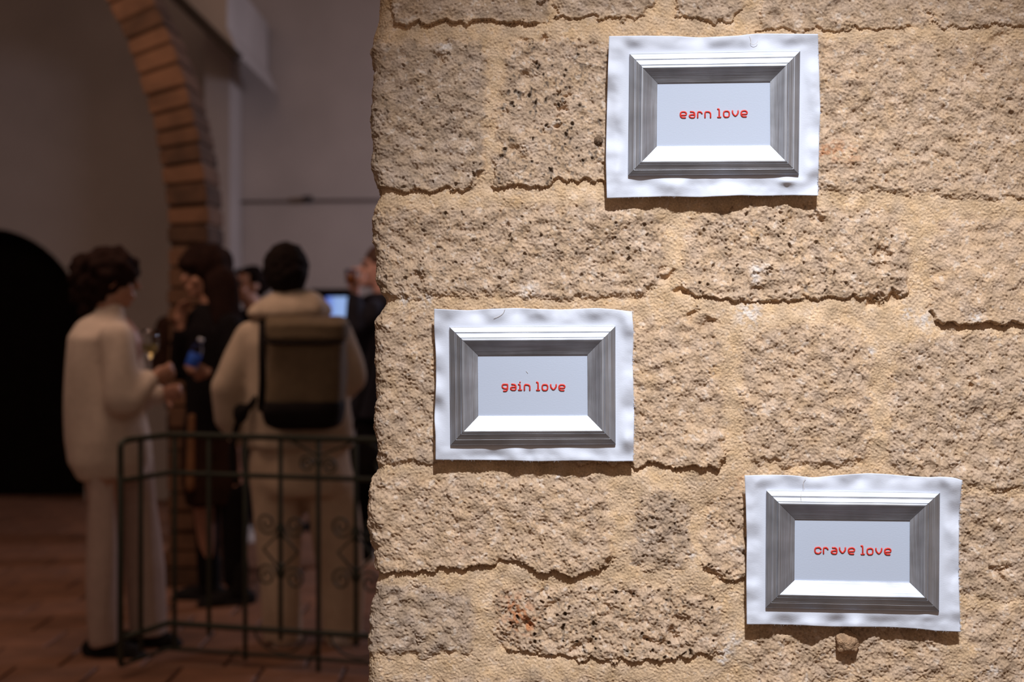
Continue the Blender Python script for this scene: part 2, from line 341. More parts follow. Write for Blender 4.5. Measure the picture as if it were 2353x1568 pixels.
def stone_wall():
    step = 1.85
    def axis(a, b, lo, hi, st, g):
        c = list(np.arange(a, b + st, st)); d = st; x = c[-1]
        while x < hi: d = min(d * g, 26); x += d; c.append(x)
        d = st; x = c[0]
        while x > lo: d = min(d * g, 26); x -= d; c.insert(0, x)
        return np.array(c)
    R = 30.0; U0 = 862 + R
    us = axis(U0 - R * math.pi / 2 - 8, 2392, U0 - 620, 3300, step, 1.10)
    vs = axis(-38, 1606, -1150, HY + CAMZ / D0 * F - 3, step, 1.10)
    U, V = np.meshgrid(us, vs)
    U = U.astype(np.float32); V = V.astype(np.float32)
    n_peck = band(11, 7, 20, 0.9, 1.15); n_fine = band(12, 3.8, 8); n_mid = band(13, 26, 75); n_big = band(14, 130, 520)
    n_pit = band(15, 12, 30, 1.0, 1.2); n_warp = band(16, 24, 110); n_col = band(17, 30, 160); n_grit = band(18, 4.5, 13)
    n_wht = band(19, 9, 60); n_crk = band(20, 40, 130, .55, 1.6)
    wx = samp(n_warp, U, V) * 4.5 + samp(n_grit, U, V) * 1.2; wy = samp(n_warp, U, V, 777, 333) * 4.0 + samp(n_grit, U, V, 99, 5) * 1.2
    Uw, Vw = U + wx, V + wy
    sid = np.full(U.shape, -1, np.int32)
    sd = np.full(U.shape, -1e3, np.float32)
    H = np.zeros(U.shape, np.float32)                      # mm
    lift = np.zeros_like(H); shade = np.zeros_like(H); pitw = np.full_like(H, .22); grime = np.zeros_like(H); peck = np.full_like(H, 0.22); inside = np.zeros_like(H)
    for k, (poly, li, ti, pw, gr, tint, pk) in enumerate(STONES):
        P = np.array(poly, np.float32); x0, y0 = P.min(0) - 45; x1, y1 = P.max(0) + 45
        ci = np.where((us > x0) & (us < x1))[0]; ri = np.where((vs > y0) & (vs < y1))[0]
        if len(ci) == 0 or len(ri) == 0: continue
        sl = (slice(ri[0], ri[-1] + 1), slice(ci[0], ci[-1] + 1))
        X, Y = Uw[sl], Vw[sl]
        d2 = np.full(X.shape, 1e9, np.float32); ins = np.zeros(X.shape, bool)
        n = len(P)
        for i in range(n):
            ax, ay = P[i]; bx, by = P[(i + 1) % n]
            ex, ey = bx - ax, by - ay
            t = np.clip(((X - ax) * ex + (Y - ay) * ey) / (ex * ex + ey * ey), 0, 1)
            d2 = np.minimum(d2, (X - ax - t * ex) ** 2 + (Y - ay - t * ey) ** 2)
            if abs(ey) > 1e-6:
                ins ^= ((ay > Y) != (by > Y)) & (X < ex * (Y - ay) / ey + ax)
        d = np.sqrt(d2); s_ = np.where(ins, d, -d)
        tt = np.clip((Y - P[:, 1].min()) / (P[:, 1].max() - P[:, 1].min()), 0, 1)
        # rise quickly at the lower edge, softly elsewhere
        wdt = 26 - 21 * sstep(.55, .97, tt) * (1 if ti > 3 else .5)
        rise = sstep(0, 1, (s_ + 1) / wdt)
        h = (li + ti * tt ** 2.2) * rise
        m = ins
        L = lift[sl]; L[m] = h[m]
        S = sid[sl]; S[m] = k
        D_ = sd[sl]; D_[:] = np.maximum(D_, s_)
        a = sstep(-10, 14, s_)
        for arr, val in ((shade, tint), (pitw, pw), (grime, gr), (peck, pk)):
            q = arr[sl]; q[:] = np.where(a > 0, q * (1 - a) + val * a, q)
        q = inside[sl]; q[:] = np.maximum(q, a)
        # the mortar drops back just below a proud lower edge
        below = (~ins) & (Y > P[:, 1].max() - 40) & (d < 42)
        g_ = -0.42 * ti * np.exp(-d / 11.0) * below
        L2 = lift[sl]; L2[:] = np.where(below, np.minimum(L2, g_), L2)
    peckn = samp(n_peck, U, V); fine = samp(n_fine, U, V); mid = samp(n_mid, U, V); big = samp(n_big, U, V)
    grit = samp(n_grit, U, V); pitn = samp(n_pit, U, V); crk = samp(n_crk, U, V); col = samp(n_col, U, V); col2 = samp(n_col, U, V, 500, 900)
    zone = sstep(-0.6, 1.1, samp(n_crk, U, V, 1000, 600) + 0.4 * mid)        # where pits gather
    pitn = pitn * .8 + .55 * peckn + .25 * crk
    pits = sstep(1.15, 2.7, pitn + 0.25 * mid) * pitw * (0.25 + 1.15 * zone)
    pecks = np.where(peckn > 0, peckn * 0.42, -np.abs(peckn) ** 1.35 * 0.80)
    H = lift * .9 + big * 1.9 + mid * (0.60 + 0.50 * inside) * (0.6 + .5 * peck) \
        + pecks * (0.20 + 0.62 * peck) + grit * (0.46 - .04 * peck) + fine * 0.15 - pits * 5.5 \
        - sstep(0.06, 0.0, np.abs(crk + .15 * grit)) * 0.9 * sstep(0.6, 1.6, samp(n_big, U, V, 300, 200) + .5 * mid)
    # named holes in the stones  (u, v, r, depth)
    for hu, hv, hr, hd in ((1005,128,13,9),(1296,215,8,9),(1288,250,9,10),(1290,285,9,10),(1202,95,12,7),(1215,170,16,6),(1185,345,14,8),(1195,360,9,8),(1250,90,9,8),
                           (1385,390,8,7),(960,640,9,8),(958,668,10,8),(1535,635,14,9),(1568,672,9,8),(1740,672,14,7),(2025,590,16,10),(2060,690,16,9),(2010,690,14,8),(1875,503,12,9),
                           (1622,745,16,9),(1590,725,12,7),(2228,884,6,9),(2255,165,12,6),(2300,90,16,6),(2290,1300,9,9),(2297,1318,11,9),(2305,1332,8,7),(1545,1460,13,10),(1400,1400,14,8),
                           (1640,1320,14,8),(1720,1280,16,8),(1440,1370,16,7),(1500,1480,14,8),(1570,1430,16,8),(1205,1440,14,7),(1160,1475,18,5),(1240,1255,9,5),(960,1470,11,5),(1330,1490,12,7)):
        dd = ((U - hu + wx * 1.2) / 1.25) ** 2 + (V - hv + wy * 1.2) ** 2
        H -= hd * np.exp(-(dd / (hr * hr)) ** 1.5)
    # shadowed gap curve where the two pieces of mortar meet near the right
    P3 = at(0, 0, D0)
    theta = np.clip(-(U - U0) / R, 0, math.pi / 2)
    back = np.clip(-(U - U0) - R * math.pi / 2, 0, None)
    xe = np.interp(V, [e[0] for e in EDGE], [e[1] for e in EDGE]).astype(np.float32)
    off = xe - 862
    p = U - U0
    xpx = np.where(p >= 0, U + off * np.exp(-np.clip(p, 0, None) / 60.0), U0 - R * np.sin(theta) + off)
    ypx = np.where(p >= 0, 0, R * (1 - np.cos(theta)) + back)
    nx = -np.sin(theta); ny = -np.cos(theta)
    nx = np.where(p >= 0, 0, nx); ny = np.where(p >= 0, -1, ny)
    s = D0 / F; Hm = H * 1e-3
    X = (xpx - CX) * s + nx * Hm * 0.8; Y = ypx * s + ny * Hm; Z = CAMZ - (V - HY) * s
    # ---- colours: what the stone and the mortar are
    warm = np.array([0.600, 0.420, 0.275], np.float32); grey = np.array([0.445, 0.330, 0.240], np.float32); mort = np.array([0.630, 0.445, 0.282], np.float32)
    c3 = lambda a: a[..., None]
    base = warm * (1 - c3(shade)) + grey * c3(shade)
    C = mort * (1 - c3(inside)) + base * c3(inside)
    C = C * c3(1 + 0.07 * col + 0.05 * grit + 0.05 * peckn * inside) * np.stack([1 + 0.00 * col2, 1 - 0.012 * col2, 1 - 0.04 * col2], -1)
    wht = sstep(1.25, 2.3, samp(n_wht, U, V) + 0.5 * col) * (0.25 + 0.25 * inside)
    C = C * (1 - c3(wht)) + np.array([0.72, 0.62, 0.53], np.float32) * c3(wht)
    gr = np.clip(grime * sstep(0.9, 2.2, pitn + 0.7 * zone + .3 * col2), 0, 1) * 0.8
    C = C * (1 - c3(gr)) + np.array([0.15, 0.115, 0.09], np.float32) * c3(gr)
    for ru, rv, rr_, amt in ((1195,1415,34,.75),(1210,1437,18,.9),(1178,1395,26,.6),(1892,352,22,.6),(1925,345,26,.45),(1700,1105,18,.3),(1960,360,24,.3),(1070,1250,30,.15)):
        w_ = amt * np.exp(-((U - ru) ** 2 + (V - rv) ** 2) / rr_ ** 2) * sstep(-.7, .9, samp(n_wht, U, V, 44, 70))
        C = C * (1 - c3(w_)) + np.array([0.50, 0.19, 0.07], np.float32) * c3(w_)
    for ru, rv, rr_ in ((2272,1540,11),(2290,1543,8),(1668,1495,16),(1690,1470,14),(1660,1520,12),(1590,1275,9),(1700,1265,10),(1090,1060,0.1),(975,690,16),(915,688,16),(1215,668,18),(1280,95+1000,8),(2002,810,11),(1712,500,0.1),(1022,105,14),(1740,618,16),(1735,640,12),(1720,720,30),(2125,735,20),(2085,720,14),(2240,730,16)):
        w_ = .75 * np.exp(-((U - ru) ** 2 + (V - rv) ** 2) / rr_ ** 2) * sstep(-1.0, .6, samp(n_wht, U, V, 4, 7))
        C = C * (1 - c3(w_)) + np.array([0.76, 0.70, 0.66], np.float32) * c3(w_)
    C = np.clip(C, 0.02, 0.9)
    # ---- materials
    m, nt, b = nodes('rough_sandstone')
    b.inputs['Roughness'].default_value = 0.92; b.inputs['Specular IOR Level'].default_value = 0.15
    at_ = nt.nodes.new('ShaderNodeAttribute'); at_.attribute_name = 'tone'
    n1 = nt.nodes.new('ShaderNodeTexNoise'); n1.inputs['Scale'].default_value = 420; n1.inputs['Detail'].default_value = 3
    tc = nt.nodes.new('ShaderNodeTexCoord'); nt.links.new(tc.outputs['Object'], n1.inputs['Vector'])
    mr = nt.nodes.new('ShaderNodeMapRange'); mr.inputs[1].default_value = .25; mr.inputs[2].default_value = .75; mr.inputs[3].default_value = .80; mr.inputs[4].default_value = 1.20
    nt.links.new(n1.outputs['Fac'], mr.inputs[0])
    mx = nt.nodes.new('ShaderNodeMix'); mx.data_type = 'RGBA'; mx.blend_type = 'MULTIPLY'; mx.inputs[0].default_value = 1
    nt.links.new(at_.outputs['Color'], mx.inputs[6]); nt.links.new(mr.outputs[0], mx.inputs[7]); nt.links.new(mx.outputs[2], b.inputs['Base Color'])
    n2 = nt.nodes.new('ShaderNodeTexNoise'); n2.inputs['Scale'].default_value = 330; n2.inputs['Detail'].default_value = 4; n2.inputs['Roughness'].default_value = .6
    nt.links.new(tc.outputs['Object'], n2.inputs['Vector'])
    bp = nt.nodes.new('ShaderNodeBump'); bp.inputs['Strength'].default_value = 0.75; bp.inputs['Distance'].default_value = 0.0016
    nt.links.new(n2.outputs['Fac'], bp.inputs['Height']); nt.links.new(bp.outputs[0], b.inputs['Normal'])
    # ---- meshes: mortar is the wall's own mesh, each stone a child
    ny_, nx_ = U.shape
    idx = np.arange(ny_ * nx_).reshape(ny_, nx_)
    quads = np.stack([idx[:-1, :-1], idx[1:, :-1], idx[1:, 1:], idx[:-1, 1:]], -1).reshape(-1, 4)
    qs = sid[:-1, :-1].reshape(-1)
    co = np.stack([X, Y, Z], -1).reshape(-1, 3).astype(np.float32)
    nn = np.stack([nx, ny, np.zeros_like(nx)], -1).reshape(-1, 3).astype(np.float32)
    cc = np.concatenate([C.reshape(-1, 3), np.ones((ny_ * nx_, 1), np.float32)], 1).astype(np.float32)
    def build(name, q, parent, skirt):
        vid, inv = np.unique(q, return_inverse=True); inv = inv.reshape(-1, 4).astype(np.int64)
        cv = co[vid]; cl = cc[vid]; n0 = len(vid)
        if skirt:
            e = np.concatenate([inv[:, [0, 1]], inv[:, [1, 2]], inv[:, [2, 3]], inv[:, [3, 0]]])
            key = np.sort(e, 1); key = key[:, 0] * (n0 + 1) + key[:, 1]
            _, first, cnt = np.unique(key, return_index=True, return_counts=True)
            be = e[first[cnt == 1]]
            bv, binv = np.unique(be, return_inverse=True); binv = binv.reshape(-1, 2)
            nb = len(bv)
            top_ = cv[bv] - nn[vid[bv]] * 0.0002; bot = cv[bv] - nn[vid[bv]] * 0.05
            cv = np.concatenate([cv, top_, bot]); cl = np.concatenate([cl, cl[bv], cl[bv]])
            sk = np.stack([binv[:, 1] + n0, binv[:, 0] + n0, binv[:, 0] + n0 + nb, binv[:, 1] + n0 + nb], 1)
            inv = np.concatenate([inv, sk])
        me = bpy.data.meshes.new(name)
        me.vertices.add(len(cv)); me.vertices.foreach_set('co', cv.astype(np.float32).ravel())
        me.loops.add(inv.size); me.loops.foreach_set('vertex_index', inv.ravel().astype(np.int32))
        me.polygons.add(len(inv)); me.polygons.foreach_set('loop_start', (np.arange(len(inv)) * 4).astype(np.int32))
        me.polygons.foreach_set('use_smooth', np.ones(len(inv), bool))
        me.update(calc_edges=True)
        a_ = me.attributes.new('tone', 'FLOAT_COLOR', 'POINT'); a_.data.foreach_set('color', cl.ravel())
        return link(name, me, m, parent)
    wall = build('wall_front', quads[qs < 0], None, False); tag(wall, kind='structure')
    for k in range(len(STONES)):
        q = quads[qs == k]
        if len(q) > 30: build('stone', q, wall, True)
    # solid core of the wall
    bm = bmesh.new()
    x0 = at(885, 0, D0).x; x1 = at(3290, 0, D0).x; z1 = at(0, -1140, D0).z
    box_bm(bm, ((x0 + x1) / 2, 0.055 + 0.185, z1 / 2), (x1 - x0, 0.37, z1))
    from_bm('core', bm, simple('rubble_core', (0.42, 0.29, 0.18), 0.95, var=.2, bump=.4, scale=12), wall)
    # loose lumps standing proud of the face
    for pu, pv, pr, h, dark, nm in ((1943, 1475, 25, .005, 1, 'pebble'), (1375, 324, 10, .004, .45, 'pebble')):
        bm = bmesh.new(); bmesh.ops.create_icosphere(bm, subdivisions=4, radius=1)
        c = at(pu, pv, D0) + Vector((0, -h, 0)); r = pr * s
        for v_ in bm.verts:
            n_ = 1 + .30 * mnoise.noise(v_.co * 1.4 + Vector((pu, 0, 0))) + .14 * mnoise.noise(v_.co * 4.5)
            v_.co = c + Vector((v_.co.x * r * n_, v_.co.y * r * .8 * n_, v_.co.z * r * 1.05 * n_))
        o = from_bm(nm, bm, simple('pebble_brown' + str(pu), (0.42 * dark, 0.26 * dark, 0.15 * dark), .9, var=.3, bump=.5, scale=90), wall, True)
stone_wall()

# ------------------------------------------------------------------ the three framed pieces
def metal_material():
    m, nt, b = nodes('brushed_aluminium')
    b.inputs['Metallic'].default_value = 1.0; b.inputs['Base Color'].default_value = (0.55, 0.57, 0.62, 1)
    uv = nt.nodes.new('ShaderNodeUVMap'); mp = nt.nodes.new('ShaderNodeMapping'); mp.inputs['Scale'].default_value = (7, 420, 1)
    nt.links.new(uv.outputs[0], mp.inputs[0])
    oi = nt.nodes.new('ShaderNodeObjectInfo'); mul = nt.nodes.new('ShaderNodeMath'); mul.operation = 'MULTIPLY'; mul.inputs[1].default_value = 50
    nt.links.new(oi.outputs['Random'], mul.inputs[0])
    cmb = nt.nodes.new('ShaderNodeCombineXYZ')
    for k in range(3): nt.links.new(mul.outputs[0], cmb.inputs[k])
    nt.links.new(cmb.outputs[0], mp.inputs['Location'])
    n = nt.nodes.new('ShaderNodeTexNoise'); n.inputs['Scale'].default_value = 1; n.inputs['Detail'].default_value = 5; n.inputs['Roughness'].default_value = .65
    nt.links.new(mp.outputs[0], n.inputs['Vector'])
    mr = nt.nodes.new('ShaderNodeMapRange'); mr.inputs[1].default_value = .3; mr.inputs[2].default_value = .7; mr.inputs[3].default_value = .46; mr.inputs[4].default_value = .68
    nt.links.new(n.outputs['Fac'], mr.inputs[0]); nt.links.new(mr.outputs[0], b.inputs['Roughness'])
    n3 = nt.nodes.new('ShaderNodeTexNoise'); n3.inputs['Scale'].default_value = 14; n3.inputs['Detail'].default_value = 2
    nt.links.new(uv.outputs[0], n3.inputs['Vector'])
    mr3 = nt.nodes.new('ShaderNodeMapRange'); mr3.inputs[1].default_value = .3; mr3.inputs[2].default_value = .7; mr3.inputs[3].default_value = .72; mr3.inputs[4].default_value = 1.08
    nt.links.new(n3.outputs['Fac'], mr3.inputs[0])
    mx = nt.nodes.new('ShaderNodeMix'); mx.data_type = 'RGBA'; mx.blend_type = 'MULTIPLY'; mx.inputs[0].default_value = 1
    mx.inputs[6].default_value = (0.55, 0.57, 0.62, 1); nt.links.new(mr3.outputs[0], mx.inputs[7]); nt.links.new(mx.outputs[2], b.inputs['Base Color'])
    bp = nt.nodes.new('ShaderNodeBump'); bp.inputs['Strength'].default_value = .35; bp.inputs['Distance'].default_value = .0006
    nt.links.new(n.outputs['Fac'], bp.inputs['Height']); nt.links.new(bp.outputs[0], b.inputs['Normal'])
    return m
M_metal = metal_material()
def cloth_material(name, col, wave):
    m, nt, b = nodes(name); b.inputs['Roughness'].default_value = .8; b.inputs['Base Color'].default_value = (*col, 1); b.inputs['Specular IOR Level'].default_value = .25
    tc = nt.nodes.new('ShaderNodeTexCoord'); bmp = nt.nodes.new('ShaderNodeBump'); bmp.inputs['Strength'].default_value = wave; bmp.inputs['Distance'].default_value = .0004
    n = nt.nodes.new('ShaderNodeTexNoise'); n.inputs['Scale'].default_value = 1; n.inputs['Detail'].default_value = 3
    mp = nt.nodes.new('ShaderNodeMapping'); mp.inputs['Scale'].default_value = (260, 260, 900)
    nt.links.new(tc.outputs['Object'], mp.inputs[0]); nt.links.new(mp.outputs[0], n.inputs['Vector'])
    nt.links.new(n.outputs['Fac'], bmp.inputs['Height']); nt.links.new(bmp.outputs[0], b.inputs['Normal'])
    return m
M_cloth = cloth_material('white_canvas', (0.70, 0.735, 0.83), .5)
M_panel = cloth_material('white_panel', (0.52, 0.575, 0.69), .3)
M_red = simple('red_thread', (0.72, 0.035, 0.02), .42, var=.06, scale=300)
M_thread = simple('loose_thread', (0.72, 0.66, 0.60), .8)

GLYPH = {
 'e': [[(.85,0),(.25,0),(0,.25),(0,.75),(.25,1),(.75,1),(1,.78),(1,.58),(.9,.43),(.04,.43)]],
 'a': [[(.24,1),(.68,1),(.95,.75),(.95,0),(.25,0),(0,.25),(.22,.52),(.92,.52)]],
 'r': [[(0,0),(0,1),(.5,1),(.73,.7)]],
 'n': [[(0,0),(0,1),(.65,1),(.94,.75),(.94,0)]],
 'l': [[(-.25,1.38),(0,1.4),(0,0)],[(-.25,0),(.25,0)]],
 'o': [[(.22,0),(.72,0),(.94,.22),(.94,.78),(.72,1),(.22,1),(0,.78),(0,.22),(.22,0),(.3,0)]],
 'v': [[(0,1),(0,.58),(.47,.04),(.95,.58),(.95,1)]],
 'g': [[(.9,.27),(.32,.27),(.03,.5),(.03,.8),(.2,1),(.88,1),(.95,.93),(.95,.1),(.72,-.18),(.27,-.18)]],
 'i': [[(-.25,.98),(0,1),(0,0)],[(-.25,0),(.27,0)],[(0,1.36),(.01,1.36)]],
 'c': [[(1,.7),(.75,1),(.25,1),(0,.75),(0,.25),(.25,0),(.75,0),(1,.28)]],
}
def artwork(label, sheet, outer, inner, letters, unit, seed, threads, tilt_edges):
    """sheet: dict of edge polylines in px (top, right, bottom, left); outer / inner frame corners TL TR BR BL in px"""
    rng = np.random.default_rng(seed)
    SD = 0.022                                               # sheet stands off the wall
    root = tag(empty('framed_artwork', at(*[sum(c[k] for c in outer) / 4 for k in (0, 1)], D0 - SD)), label, 'artwork', 'framed word pieces on the stone wall')
    def edge(pts, n, horiz):
        a = np.array(pts, float); k = 0 if horiz else 1
        t = np.linspace(0, 1, n)
        s_ = (a[:, k] - a[0, k]) / (a[-1, k] - a[0, k])
        # smooth interpolation
        out = np.stack([np.interp(t, s_, a[:, 0]), np.interp(t, s_, a[:, 1])], 1)
        ker = np.ones(9) / 9
        for q in (0, 1):
            pad = np.concatenate([2 * out[0, q] - out[8:0:-1, q][-8:], out[:, q], 2 * out[-1, q] - out[-2:-10:-1, q]])
            out[:, q] = np.convolve(pad, ker, 'same')[8:-8]
        return out
    NX, NY = 190, 146
    Tp, Bt = edge(sheet['top'], NX, True), edge(sheet['bottom'], NX, True)
    Lf, Rt = edge(sheet['left'], NY, False), edge(sheet['right'], NY, False)
    uu = np.linspace(0, 1, NX)[None, :, None]; vv = np.linspace(0, 1, NY)[:, None, None]
    c00, c10, c11, c01 = Tp[0], Tp[-1], Bt[-1], Bt[0]
    G = (1 - vv) * Tp[None] + vv * Bt[None] + (1 - uu) * Lf[:, None] + uu * Rt[:, None] \
        - ((1 - uu) * (1 - vv) * c00 + uu * (1 - vv) * c10 + uu * vv * c11 + (1 - uu) * vv * c01)
    x, y = G[..., 0], G[..., 1]
    ox0, oy0 = min(c[0] for c in outer), min(c[1] for c in outer); ox1, oy1 = max(c[0] for c in outer), max(c[1] for c in outer)
    dx = np.maximum(np.maximum(ox0 - x, x - ox1), 0); dy = np.maximum(np.maximum(oy0 - y, y - oy1), 0)
    dist = np.sqrt(dx * dx + dy * dy)
    N1 = NOISE_A; 
    a1 = samp(N1, x.astype(np.float32), y.astype(np.float32), seed * 131, seed * 57)
    a2 = samp(NOISE_B, x.astype(np.float32), y.astype(np.float32), seed * 71, seed * 17)
    amp = sstep(0, 30, dist)
    # folds that run across the border strips
    hor = np.where(dy > dx, 1.0, 0.0)
    fx = samp(NOISE_C, (x * 1.0).astype(np.float32), (y * .25).astype(np.float32), seed * 23, 0)
    fy = samp(NOISE_C, (y * 1.0).astype(np.float32), (x * .25).astype(np.float32), seed * 43, 60)
    wy_ = dy * dy / (dx * dx + dy * dy + 1.0); fold = fx * wy_ + fy * (1 - wy_)
    bend = 0.0
    H = (a1 * 2.5 + a2 * .15 + fold * 1.5) * amp + sstep(6, 34, dist) * 1.2
    H += 5.5 * np.exp(-((x - ox1) ** 2 / 70 ** 2 + (y - c10[1]) ** 2 / 26 ** 2)) * tilt_edges[0]
    H -= 5.0 * sstep(0, 1, (y - oy1 - 4) / 22.0) * np.exp(-((x - (ox0 + ox1) / 2) / 260) ** 2) * tilt_edges[1]
    H += np.clip(6 * np.exp(-((x - (ox1 - 30)) ** 2 / 16 ** 2 + (y - oy1 - 14) ** 2 / 9 ** 2)), 0, 6) * tilt_edges[2]
    # frayed right edge
    Dm = D0 - SD - H * 1e-3
    X = (x - CX) / F * Dm; Z = CAMZ - (y - HY) / F * Dm; Y = Dm - D0
    nvt = NX * NY
    co = np.stack([X, Y, Z], -1).reshape(-1, 3); co2 = co + np.array([0, 0.0009, 0])
    idx = np.arange(nvt).reshape(NY, NX)
    q = np.stack([idx[:-1, :-1], idx[1:, :-1], idx[1:, 1:], idx[:-1, 1:]], -1).reshape(-1, 4)
    rim = np.concatenate([idx[0, :], idx[1:, -1], idx[-1, -2::-1], idx[-2:0:-1, 0]])
    r2 = np.roll(rim, -1)
    side = np.stack([rim, r2, r2 + nvt, rim + nvt], -1)
    me = bpy.data.meshes.new('canvas_sheet'); me.from_pydata(np.concatenate([co, co2]).tolist(), [], np.concatenate([q, q[:, ::-1] + nvt, side]).tolist())
    me.polygons.foreach_set('use_smooth', [True] * len(me.polygons))
    link('canvas_sheet', me, M_cloth, root)
    # frayed threads along the right edge
    bm = bmesh.new(); rg = random.Random(seed)
    for k in range(150):
        t = rg.random(); side_ = rg.random() < .75
        a = Vector(Rt[int(t * (NY - 1))]) if side_ else Vector(Bt[int(t * (NX - 1))])
        l = rg.uniform(1.0, 4.5)
        d = Vector((l, rg.uniform(-2, 2))) if side_ else Vector((rg.uniform(-2, 2), l * .7))
        p0, p1 = at(a.x - 1, a.y, D0 - SD - .001), at(a.x + d.x, a.y + d.y, D0 - SD + .001)
        if side_ is False: p0 = at(a.x, a.y - 1, D0 - SD - .001)
        tube_bm(bm, [p0, (p0 + p1) / 2 + Vector((0, rg.uniform(-.001, .001), 0)), p1], 0.00022, 3)
    tag(from_bm('frayed_threads', bm, M_cloth, root), kind='stuff')
    # frame members: profile across from the outer to the inner edge (t, height mm)
    PROF = [(0, -1.5), (0.0, 5.0), (.012, 6.0), (.18, 10.8), (.20, 10.6), (.225, 12.2), (.25, 12.5), (.375, 15.6), (.39, 14.9), (.405, 16.4), (.44, 17.4), (.475, 17.6), (.52, 16.7), (.62, 13.6), (.74, 10.0), (.86, 7.0), (.96, 4.9), (1.0, 4.2), (1.0, 0.5)]
    names = ['top', 'right', 'bottom', 'left']
    for k in range(4):
        A, B = Vector(outer[k]), Vector(outer[(k + 1) % 4]); a, b = Vector(inner[k]), Vector(inner[(k + 1) % 4])
        bm = bmesh.new(); uvl = bm.loops.layers.uv.new('UVMap')
        NS = 14; rows = []
        for t, h in PROF:
            P0, P1 = A.lerp(a, t), B.lerp(b, t)
            g = 0.35 / max((P1 - P0).length, 1)              # hairline mitre gap
            row = []
            for i in range(NS + 1):
                s_ = g + (1 - 2 * g) * i / NS
                P = P0.lerp(P1, s_)
                row.append(bm.verts.new(at(P.x, P.y, D0 - SD - h * 1e-3)))
            rows.append(row)
        L = (B - A).length / F * D0
        for j in range(len(rows) - 1):
            for i in range(NS):
                f = bm.faces.new((rows[j][i], rows[j + 1][i], rows[j + 1][i + 1], rows[j][i + 1]))
                for lp, (ii, jj) in zip(f.loops, ((i, j), (i, j + 1), (i + 1, j + 1), (i + 1, j))):
                    lp[uvl].uv = (ii / NS * L, PROF[jj][0] * .047 + k * .3)
        bot = [bm.verts.new(v.co + Vector((0, 0.0, 0))) for v in (rows[0][0], rows[0][-1], rows[-1][-1], rows[-1][0])]
        bm.faces.new(bot)
        for e_ in (0, -1):                                   # mitred ends closed
            try: bm.faces.new([r[e_] for r in rows])
            except ValueError: pass
        bmesh.ops.recalc_face_normals(bm, faces=bm.faces)
        o = from_bm('frame_member', bm, M_metal, root)
        me = o.data
        me.polygons.foreach_set('use_smooth', [len(p.vertices) == 4 for p in me.polygons])
        me.set_sharp_from_angle(angle=math.radians(9))
    # panel with letters
    bm = bmesh.new()
    pts = [at(inner[k][0] + (-2 if k in (0, 3) else 2), inner[k][1] + (-2 if k < 2 else 2), D0 - SD - .0022) for k in range(4)]
    f = [bm.verts.new(p) for p in pts]; g = [bm.verts.new(p + Vector((0, .002, 0))) for p in pts]
    bm.faces.new(f); bm.faces.new(g[::-1])
    for k in range(4): bm.faces.new((f[k], g[k], g[(k + 1) % 4], f[(k + 1) % 4]))
    bmesh.ops.recalc_face_normals(bm, faces=bm.faces)
    panel = from_bm('word_panel', bm, M_panel, root)
    Dl = D0 - SD - .0027
    for ch, lx, ly in letters:
        bm = bmesh.new()
        for st in GLYPH[ch]:
            pts = [Vector((x_, y_, 0)) for x_, y_ in st]
            pts = chaikin(pts, it=2, k=.22) if len(pts) > 2 else pts
            tube_bm(bm, [at(lx + p_.x * unit, ly - p_.y * unit, Dl) for p_ in pts], 0.00128, 8)
        o = from_bm('letter', bm, M_red, panel, True); tag(o, 'raised red letter ' + ch)
    for th, dep in threads:
        bm = bmesh.new(); pp = chaikin([Vector((a_, b_, 0)) for a_, b_ in th], it=2)
        tube_bm(bm, [at(p_.x, p_.y, D0 - SD - dep) for p_ in pp], 0.00028, 5)
        from_bm('thread', bm, M_thread, root, True)
NOISE_A = band(31, 70, 170); NOISE_B = band(32, 18, 50); NOISE_C = band(33, 45, 110)
z1 = lambda x, y: (1550 + x / 13.07, 230 + y / 13.07)
z2 = lambda x, y: (1140 + x / 13.07, 860 + y / 13.07)
z3 = lambda x, y: (1860 + x / 11.765, 1240 + y / 11.765)
def word(z, L): return [(c, *z(x, y)) for c, x, y in L]
artwork('silver framed panel reading earn love on a white cloth, topmost of the three',
 dict(top=[(1399.6,83),(1480,82),(1561,83),(1585,85),(1612,86),(1660,83.5),(1696,82),(1725,78),(1747,77),(1879.5,78)],
      right=[(1879.5,78),(1882,150),(1885,251),(1882,337),(1880,449.5)], bottom=[(1394.4,456),(1450,454),(1532,452),(1604,453.5),(1660,451),(1700,449),(1756,450.5),(1820,449),(1880,449.5)],
      left=[(1399.6,83),(1397,160),(1394.4,251),(1392,366),(1394.4,456)]),
 [(1446.7,124),(1838.8,117.5),(1835.5,400.5),(1444,403)], [(1510.7,190.6),(1769.9,187.2),(1770.4,334.7),(1509.3,336.5)],
 word(z1, [('e',175,530),('a',437,528),('r',695,530),('n',915,528),('l',1342,515),('o',1475,510),('v',1740,500),('e',2000,498)]), 178/13.07, 1,
 [([(1722,83),(1726,92),(1724,101),(1733,103),(1740,98),(1741,93)], .004)], (0.3, 0.4, 1.0))
